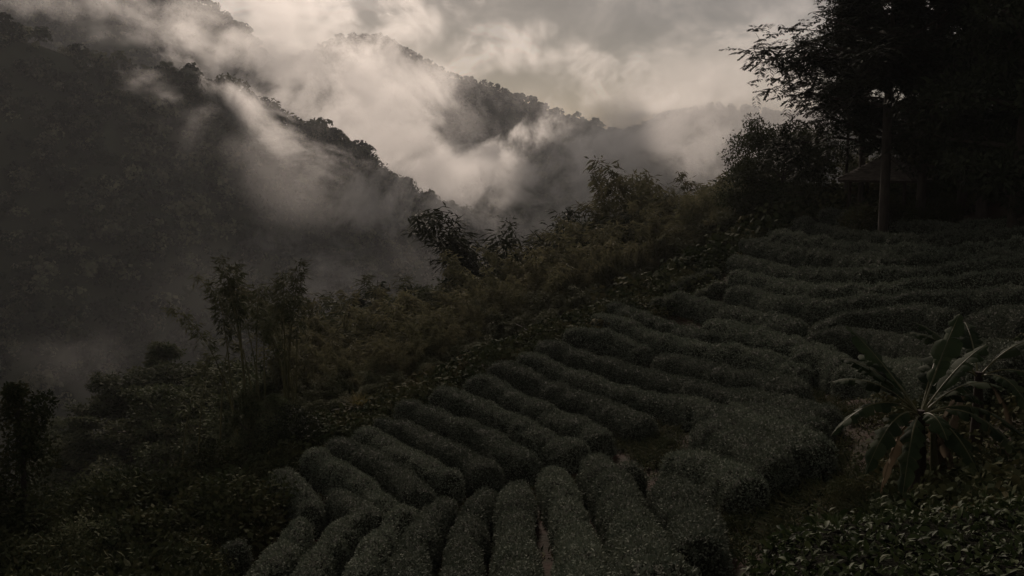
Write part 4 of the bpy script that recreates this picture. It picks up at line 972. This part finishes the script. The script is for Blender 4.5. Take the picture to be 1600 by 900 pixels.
# ------------------------------------------------------------------ undergrowth where the soil is covered
def undergrowth():
    b = MB()
    def cover(n, x0, x1, y0, y1, r0, r1, k, leaf, test):
        x = RNG.uniform(x0, x1, n); y = RNG.uniform(y0, y1, n)
        kp = test(x, y); x, y = x[kp], y[kp]
        z = ground(x, y); r = RNG.uniform(r0, r1, len(x))
        C = np.stack([x, y, z + r * 0.2], -1)
        crown_cards(b, C, r, r * 0.85, k, leaf / ((r0 + r1) / 2))
    fx = np.array([-60, -9.2, -8.8, -4.9, -1.9, 1.8, 8.0, 14.6, 19, 24, 34, 60]); fy = np.array([0, 0, 35.6, 41.6, 49.6, 55.8, 63, 70, 74, 66, 60, 54])
    E = sorted([p for p in EDGE_PTS if p[0] < 17.5]); ex = np.array([p[0] for p in E]); ey = np.array([p[1] for p in E])
    print('EDGE', E)
    ex = np.concatenate([[-60, ex[0] - 0.6], ex, [19.5, 24, 34, 60]]); ey = np.concatenate([[0, 0], ey + 0.25, [70, 65, 60, 54]])
    edge = lambda x, y: y > np.interp(x, ex, ey)
    cover(5200, -40, -4, 12, 60, 0.45, 0.95, 90, 0.14, lambda x, y: edge(x, y) & (x < 4))
    cover(6500, -12, 62, 40, 84, 0.5, 1.0, 80, 0.19, edge)
    near = lambda x, y: edge(x, y) & (y < np.interp(x, ex, ey) + 2.2) & (x < 22)
    cover(11000, -12, 22, 28, 82, 0.3, 0.65, 80, 0.10, near)
    cover(1500, 26, 62, 44, 74, 0.5, 1.0, 70, 0.16, lambda x, y: (y > np.interp(x, [26, 34, 60], [62, 56, 48])))
    cover(6500, -95, 62, 60, 150, 0.9, 2.0, 60, 0.35, edge)
    # round the banana plants
    cover(1500, 5.0, 30, 9.5, 27, 0.3, 0.7, 90, 0.10, lambda x, y: (x > 5.0 + (27 - y) * 0.0 + 0.12 * np.maximum(0, y - 12) * 2.2) & (x > 0.36 * y + 0.2))
    return tag(b.build('undergrowth', M_UNDER), 'low leafy undergrowth covering the slope beyond the tea', None, None, 'stuff')
undergrowth()
def weeds(name, polys, n, lf, h, mat, lab):
    b = MB(); pts = []
    for (u0, v0, u1, v1, k) in polys:
        for _ in range(int(n * k)):
            t = RNG.random(); w = RNG.normal() * 14
            p = on_ground(u0 + (u1 - u0) * t + w, v0 + (v1 - v0) * t + w * 0.5 + RNG.normal() * 7)
            if p is not None: pts.append(p)
    P = np.array(pts); m = len(P)
    for q in range(7):
        az = RNG.uniform(0, 2 * PI, m)
        b.leaves(P + RNG.normal(size=(m, 3)) * np.array((0.08, 0.08, 0)), np.stack([np.cos(az) * 0.8, np.sin(az) * 0.8, RNG.uniform(0.5, 1.6, m)], -1), RNG.normal(size=(m, 3)) * 0.3 + np.array((0, 0, 1.0)), h * RNG.uniform(0.5, 1.2, m), lf, 0, RNG.random(m), bend=0.35)
    return tag(b.build(name, mat), lab, None, None, 'stuff')
weeds('grass', [(1130, 880, 1330, 740, 1.6), (1060, 860, 1160, 800, 1.0), (1180, 800, 1330, 700, 1.2), (1270, 620, 1340, 660, 0.6), (1150, 770, 1240, 740, 0.6), (1250, 860, 1400, 760, 1.3), (340, 890, 420, 800, 0.4), (1120, 440, 1240, 478, 0.4), (940, 545, 1010, 562, 0.3), (960, 700, 1060, 680, 1.6), (1000, 725, 1040, 700, 1.4), (1240, 630, 1340, 650, 1.0), (1340, 520, 1480, 522, 0.2), (1300, 800, 1420, 720, 1.0)],
      150, 0.035, 0.42, M_UNDER, 'straggling grass and weeds on the bare soil and paths')
weeds('grass', [(800, 530, 960, 470, 0.5), (740, 545, 800, 525, 0.3), (880, 500, 1020, 440, 0.5), (1020, 440, 1140, 395, 0.4), (500, 655, 620, 615, 0.5)],
      150, 0.05, 0.75, M_GRASS, 'pale long grass along the brow of the field')

def field_weeds():
    n = 16000
    x = RNG.uniform(-9, 26, n); y = RNG.uniform(17, 72, n)
    c = fbm(x / 2.5, y / 2.5, 0, 3, 33) > -0.05
    x, y = x[c], y[c]; m = len(x); P = np.stack([x, y, ground(x, y)], -1)
    b = MB()
    for q in range(6):
        az = RNG.uniform(0, 2 * PI, m)
        b.leaves(P + RNG.normal(size=(m, 3)) * np.array((0.10, 0.10, 0)), np.stack([np.cos(az), np.sin(az), RNG.uniform(0.3, 1.3, m)], -1), RNG.normal(size=(m, 3)) * 0.3 + np.array((0, 0, 1.0)), RNG.uniform(0.10, 0.30, m), 0.05, 0, RNG.random(m), bend=0.35)
    return tag(b.build('grass', M_UNDER), 'short weeds growing between the tea hedges', None, None, 'stuff')
field_weeds()

# ------------------------------------------------------------------ banana plants
def banana_leaf(parent, tip_dir, length, width, rise, droop, mat=None, torn=0.35, base=(0, 0, 0), twist=0.0, label=None):
    length *= 1.25 if mat is None else 1.0; rise *= 1.15 if mat is None else 1.0; droop *= 0.85 if mat is None else 1.0; width *= 1.65 if mat is None else 1.0
    n = 26
    d = unit(np.array(tip_dir, float)); side = unit(np.cross(d, (0, 0, 1.0)))
    t = np.linspace(0, 1, n)
    mid = np.array(base)[None, :] + d[None] * (t * length)[:, None] * 0.9
    mid[:, 2] += rise * length * t - droop * length * t ** 2.0
    tang = unit(np.gradient(mid, axis=0)); nrm = np.cross(side[None], tang)
    w = width / 2 * np.clip(np.sin(np.clip((t - 0.26) / 0.74, 0, 1) ** 0.8 * PI), 0, None) ** 0.55
    b = MB(); b.tube(mid, np.linspace(0.022, 0.004, n), 5)
    for sgn in (-1, 1):
        i = 6
        while i < n - 1:
            L = min(int(RNG.integers(1, 4)) if RNG.random() < torn + 0.4 else 5, n - 1 - i)
            sag = RNG.uniform(0.02, 0.5) * torn * 2; shift = RNG.uniform(-0.10, 0.04)
            idx = np.arange(i, i + L + 1)
            shrink = np.ones(L + 1); shrink[0] = shrink[-1] = 0.86
            rows = []
            for q in (0, 0.5, 1.0):
                off = side[None] * sgn * (w[idx] * q * shrink ** (1 + 2 * q))[:, None] + nrm[idx] * (w[idx] * (0.28 * q - (0.28 + sag) * q * q) + twist * q * sgn * w[idx])[:, None] + tang[idx] * (w[idx] * q * (0.25 + shift))[:, None]
                rows.append(mid[idx] + off)
            rows = np.stack(rows, 1)
            tone = np.clip(0.5 + RNG.normal() * 0.2, 0, 1)
            b.grid(rows, 1, rnd=np.full(rows.shape[0] * 3, tone))
            i += L
    o = b.build('leaf', [M_CULM if mat is None else M_DEAD, mat or M_BANANA], parent)
    if label: o['label'] = label
    return o
def banana(u, v, d, H, leaves, label, dead=3, rz=0, stem_n=2):
    p = at(u, v, d); g = gz(p[0], p[1])
    e = empty('banana_plant', (p[0], p[1], g)); tag(e, label, 'banana plant', None)
    b = MB(); b.tube([(0, 0, -0.3), (0.03, 0, H * 0.5), (0, 0, H)], [0.14, 0.11, 0.07], 12); b.build('stem', M_WOOD, e)
    if stem_n > 1:
        b = MB(); b.tube([(0.32, 0.1, -0.3), (0.35, 0.1, H * 0.35), (0.28, 0.1, H * 0.75)], [0.10, 0.08, 0.04], 10); b.build('stem', M_CULM, e)
    for (dx, dy, L, W, ri, dr, tn) in leaves:
        banana_leaf(e, (dx, dy, 0.0), L, W, ri, dr, torn=tn, base=(0, 0, H * 0.93))
    for k in range(dead):
        az = RNG.uniform(0, 2 * PI)
        banana_leaf(e, (math.cos(az), math.sin(az), 0), H * 0.55, 0.22, 0.25, 1.9, mat=M_DEAD, torn=0.9, base=(math.cos(az) * 0.06, math.sin(az) * 0.06, H * 0.86), label='brown dried leaf hanging by the stem')
    return e
banana(1430, 800, 17.0, 1.75, [
    (0.40, 0.35, 1.15, 0.30, 1.25, 0.30, 0.5), (-0.35, 0.3, 1.25, 0.30, 1.05, 0.30, 0.5), (-1, 0.15, 1.35, 0.30, 0.85, 0.75, 0.5), (-0.8, 0.7, 1.3, 0.32, 0.9, 0.6, 0.5),
    (-1, -0.3, 1.6, 0.28, 0.62, 0.95, 0.7), (-0.9, -0.7, 1.45, 0.28, 0.50, 1.15, 0.7), (1, 0.2, 1.45, 0.30, 0.80, 0.80, 0.5), (0.9, -0.5, 1.4, 0.30, 0.55, 1.05, 0.6),
    (0.6, 0.9, 1.4, 0.32, 0.85, 0.50, 0.4), (0.1, -1, 0.8, 0.26, 0.60, 1.00, 0.4), (1, -0.05, 1.6, 0.28, 0.48, 0.85, 0.7), (-0.5, 1, 1.3, 0.3, 0.9, 0.6, 0.4), (-0.6, -0.1, 1.15, 0.34, 0.95, 0.45, 0.4),
    (-0.6, -1, 1.3, 0.26, 0.35, 1.25, 0.8), (0.55, -1, 1.3, 0.26, 0.30, 1.25, 0.8), (1, 0.6, 1.6, 0.28, 0.55, 0.75, 0.7), (0.8, 0.3, 1.25, 0.32, 1.0, 0.45, 0.4)],
    'large banana plant with torn spreading leaves above the foreground bush', dead=7)
banana(1518, 770, 19.5, 1.7, [
    (0.8, 0.2, 1.4, 0.30, 0.85, 0.7, 0.5), (-0.6, 0.4, 1.2, 0.3, 0.9, 0.6, 0.5), (1, -0.4, 1.4, 0.28, 0.55, 1.0, 0.6), (-0.9, -0.4, 1.2, 0.3, 0.55, 0.9, 0.6), (0.2, 1, 1.2, 0.3, 0.9, 0.5, 0.4), (0.5, -1, 1.1, 0.28, 0.5, 1.1, 0.5), (-0.3, 0.2, 1.1, 0.28, 1.0, 0.5, 0.5)],
    'darker banana plant in the shade right of the large one', dead=3, stem_n=1)
GW = 'leafy scrub around the banana plants'
for (u, vt, d, vr, lab) in [(1500, 640, 21, 0, 'leafy scrub bush behind the darker banana plant'), (1570, 610, 22, 1, 'tall dark scrub at the right border above the foreground bush'), (1600, 560, 26, 2, 'scrub bush at the right border under the long hedge'),
                            (1545, 690, 17, 0, 'dark scrub bush between darker banana and foreground bush'), (1340, 730, 19, 1, 'scrub bush at the left foot of the large banana'), (1390, 770, 16.5, 0, 'low scrub bush before the banana stem'),
                            (1540, 570, 28, 1, 'leafy scrub below the hedge right of the banana tips'), (1290, 800, 15, 1, 'low weedy bush on the slope left of the banana'), (1480, 760, 15.5, 2, 'dark scrub right against the banana stem'),
                            (1230, 830, 16, 0, 'low weedy bush beside the soil path at the bottom'), (1150, 790, 20, 1, 'dark weedy bush in the dip below the right lower block'),
                            (1018, 690, 33, 0, 'small weedy bush on the bare soil at the path junction'), (1048, 700, 31, 2, 'brownish weed clump beside the round single tea bush'), (1285, 655, 30, 1, 'weedy bush in the soil hollow left of the banana tips'), (1335, 640, 27, 0, 'brown weedy bush under the left banana leaves')]:
    place_px('shrub', vr, u, vt, d, lab, 'shrub', GW, wide=0.85)

# ------------------------------------------------------------------ hut
def hut():
    d = 66.0; c = at(1383, 300, d); g = gz(c[0], c[1])
    eave_z = at(1385, 281, d)[2]; apex_z = at(1385, 243, d)[2]
    e = empty('garden_hut', (c[0], c[1], g), math.radians(52)); tag(e, 'small open garden hut with a hipped weathered roof under the tall trees', 'hut')
    he, ha = eave_z - g, apex_z - g
    s = 2.35; rg = 0.35
    # roof: four shingled slopes in overlapping courses with a short ridge
    b = MB(); nc = 12
    for k in range(nc):
        f0, f1 = k / nc, (k + 1) / nc
        for (ax, sg) in ((0, 1), (0, -1), (1, 1), (1, -1)):
            def ringp(f, lift):
                a = s * (1 - f) + rg * f * (1 if True else 0); bb = s * (1 - f) + 0.05 * f
                z = he + (ha - he) * (f ** 0.92) + lift
                return a, bb, z
            a0, b0, z0 = ringp(f0, 0.05); a1, b1, z1 = ringp(f1, 0.0)
            if ax == 0:
                P = [(sg * a0, -b0, z0), (sg * a0, b0, z0), (sg * a1, b1, z1), (sg * a1, -b1, z1)]
                Q = [(sg * a0, -b0, z0 - 0.05), (sg * a0, b0, z0 - 0.05)]
            else:
                P = [(-a0, sg * b0, z0), (a0, sg * b0, z0), (a1, sg * b1, z1), (-a1, sg * b1, z1)]
                Q = [(-a0, sg * b0, z0 - 0.05), (a0, sg * b0, z0 - 0.05)]
            b.add(P, [(0, 1, 2, 3)]); b.add([P[0], P[1], Q[1], Q[0]], [(0, 1, 2, 3)])
    rf = b.build('roof', M_THATCH, e, smooth=False)
    b = MB(); b.tube([(-rg - 0.1, 0, ha + 0.02), (rg + 0.1, 0, ha + 0.02)], 0.07, 8)
    for sx in (-1, 1):
        for sy in (-1, 1): b.tube([(sx * rg, 0, ha + 0.01), (sx * s * 0.5, sy * s * 0.5, he + (ha - he) * 0.53 + 0.04), (sx * s, sy * s, he + 0.06)], 0.05, 6)
    b.build('ridge_cap', M_WOOD, rf)
    b = MB()
    for sg in (-1, 1):
        b.box((sg * (s - 0.04), 0, he - 0.07), (0.06, 2 * s - 0.1, 0.14)); b.box((0, sg * (s - 0.04), he - 0.073), (2 * s - 0.17, 0.06, 0.14))
    b.build('fascia', M_WOOD, e, smooth=False)
    b = MB(); b.box((0, 0, he - 0.03), (2 * s - 0.2, 2 * s - 0.2, 0.05)); b.build('ceiling', M_WOOD, e, smooth=False)
    q = 1.75
    for sx in (-1, 1):
        for sy in (-1, 1):
            b = MB(); b.tube([(sx * q, sy * q, -0.5), (sx * q, sy * q, he - 0.06)], 0.11, 8); b.build('post', M_WOOD, e)
    for sg in (-1, 1):
        b = MB(); b.box((sg * q, 0, 0.75), (0.07, 2 * q - 0.24, 0.09)); b.box((sg * q, 0, 0.42), (0.05, 2 * q - 0.24, 0.06))
        for t in np.linspace(-q + 0.35, q - 0.35, 7): b.box((sg * q, t, 0.40), (0.035, 0.035, 0.60))
        b.build('railing', M_WOOD, e, smooth=False)
    b = MB(); b.box((0, 0, 0.02), (2 * q + 0.5, 2 * q + 0.5, 0.18)); b.build('floor_slab', M_CONC, e, smooth=False)
    b = MB(); b.box((0, 1.3, 0.46), (2.6, 0.4, 0.05))
    for t in (-1.1, 1.1): b.box((t, 1.3, 0.27), (0.08, 0.36, 0.32))
    b.build('bench', M_WOOD, e, smooth=False)
    return e
hut()
for (u, vt, d, lab) in [(1395, 292, 61, 'leafy creeper bush in front of the hut below the roof corner'), (1345, 305, 62, 'low bush at the left foot of the hut'), (1430, 300, 60, 'low bush at the base of the trunk crossing the hut'),
                        (1480, 296, 60, 'shaded bush at the base of the straight bare trunk')]:
    place_px('shrub', 0, u, vt, d, lab, 'shrub', 'bushes at the foot of the hut', wide=0.7)

# ------------------------------------------------------------------ small things
def rock(u, v, size, label, name='stone'):
    p = on_ground(u, v)
    b = MB(); nu, nv = 14, 9
    th = np.linspace(0.02, PI - 0.02, nv)[:, None]; ph = np.linspace(0, 2 * PI, nu, endpoint=False)[None, :]
    D = np.stack([np.sin(th) * np.cos(ph), np.sin(th) * np.sin(ph), np.cos(th) + 0 * ph], -1)
    r = 1 + 0.35 * fbm(D[..., 0] * 1.8 + 9, D[..., 1] * 1.8, D[..., 2] * 1.8, 3, 90)
    b.grid(D * r[..., None] * np.array(size), wrap=True)
    return tag(b.build(name, M_STONE, loc=(p[0], p[1], p[2] + size[2] * 0.5), smooth=False), label, 'stone')
rock(1093, 498, (0.28, 0.22, 0.24), 'small pale stone lying on the reddish bank')
rock(1055, 898, (0.22, 0.2, 0.12), 'dull flat stone at the bottom by the soil path')
rock(1108, 862, (0.16, 0.14, 0.10), 'small round stone on the soil lip at the bottom')
def stick(pts, r, label, name='stick', mat=None):
    b = MB(); P = np.array(pts); c = P[0].copy()
    b.tube(resample(P - c, 8) + np.concatenate([[[0, 0, 0]], RNG.normal(size=(7, 3)) * r * 0.8]), np.linspace(r, r * 0.5, 8), 6)
    return tag(b.build(name, mat or M_BARK, loc=tuple(c)), label, 'stick')
p = on_ground(392, 830); stick([p + (0, 0, -0.2), p + (0.02, 0, 0.4), p + (0.05, 0.02, 0.85)], 0.07, 'short pale stake standing on the bare lower left slope', 'stake', M_STONE)
p = on_ground(1042, 895); stick([p + (0, 0, -0.1), p + (-0.25, 0.15, 0.35), p + (-0.50, 0.3, 0.62)], 0.022, 'thin bare stick leaning up at the bottom edge', mat=M_DEAD)
p = at(838, 533, 55.0); stick([p + (0, 0, 0.3), p + (-0.5, 0.2, 0.55), p + (-1.1, 0.3, 0.9)], 0.03, 'pale broken stick poking out of the field edge', mat=M_STONE)
def tuft(u, v, d, R, label):
    p = at(u, v, d); g = gz(p[0], p[1]); b = MB(); m = 420
    az = RNG.uniform(0, 2 * PI, m)
    b.leaves(RNG.normal(size=(m, 3)) * np.array((0.08, 0.08, 0.02)), np.stack([np.cos(az), np.sin(az), RNG.uniform(0.1, 2.2, m)], -1), RNG.normal(size=(m, 3)) * 0.2 + np.array((0, 0, 1.0)), R * RNG.uniform(0.6, 1.1, m), 0.045, 0, RNG.random(m), bend=0.3)
    return tag(b.build('grass_tuft', M_GRASS, loc=(p[0], p[1], max(g, p[2] - 0.2))), label, 'grass tuft')
tuft(562, 640, 40.5, 1.1, 'spiky yellow grass tuft at the left edge of the tea field')
# dead leaf on the path
p = on_ground(1255, 792); e = empty('fallen_leaf', (p[0], p[1], p[2] + 0.05)); tag(e, 'dry pale banana leaf lying on the soil path', 'fallen leaf')
banana_leaf(e, (1, 0.2, 0), 0.8, 0.22, 0.08, 0.1, mat=M_DEAD, torn=0.5)

# ------------------------------------------------------------------ trees that stand out along the near mountain's ridge
GR = 'trees along the ridge of the near mountain'
for q in range(46):
    i = 40 + int(q * 3.6 + RNG.uniform(-1, 1)); i = min(i, mA.shape[0] - 2)
    P_ = mA[i, nA + int(RNG.integers(0, 3))]
    place('broadleaf_tree', q, (P_[0], P_[1], P_[2] - 1.0), RNG.uniform(10, 14), 'dark tree standing up from the misty ridgeline of the near mountain', 'tree', GR, wide=1.15, name='ridge_tree')
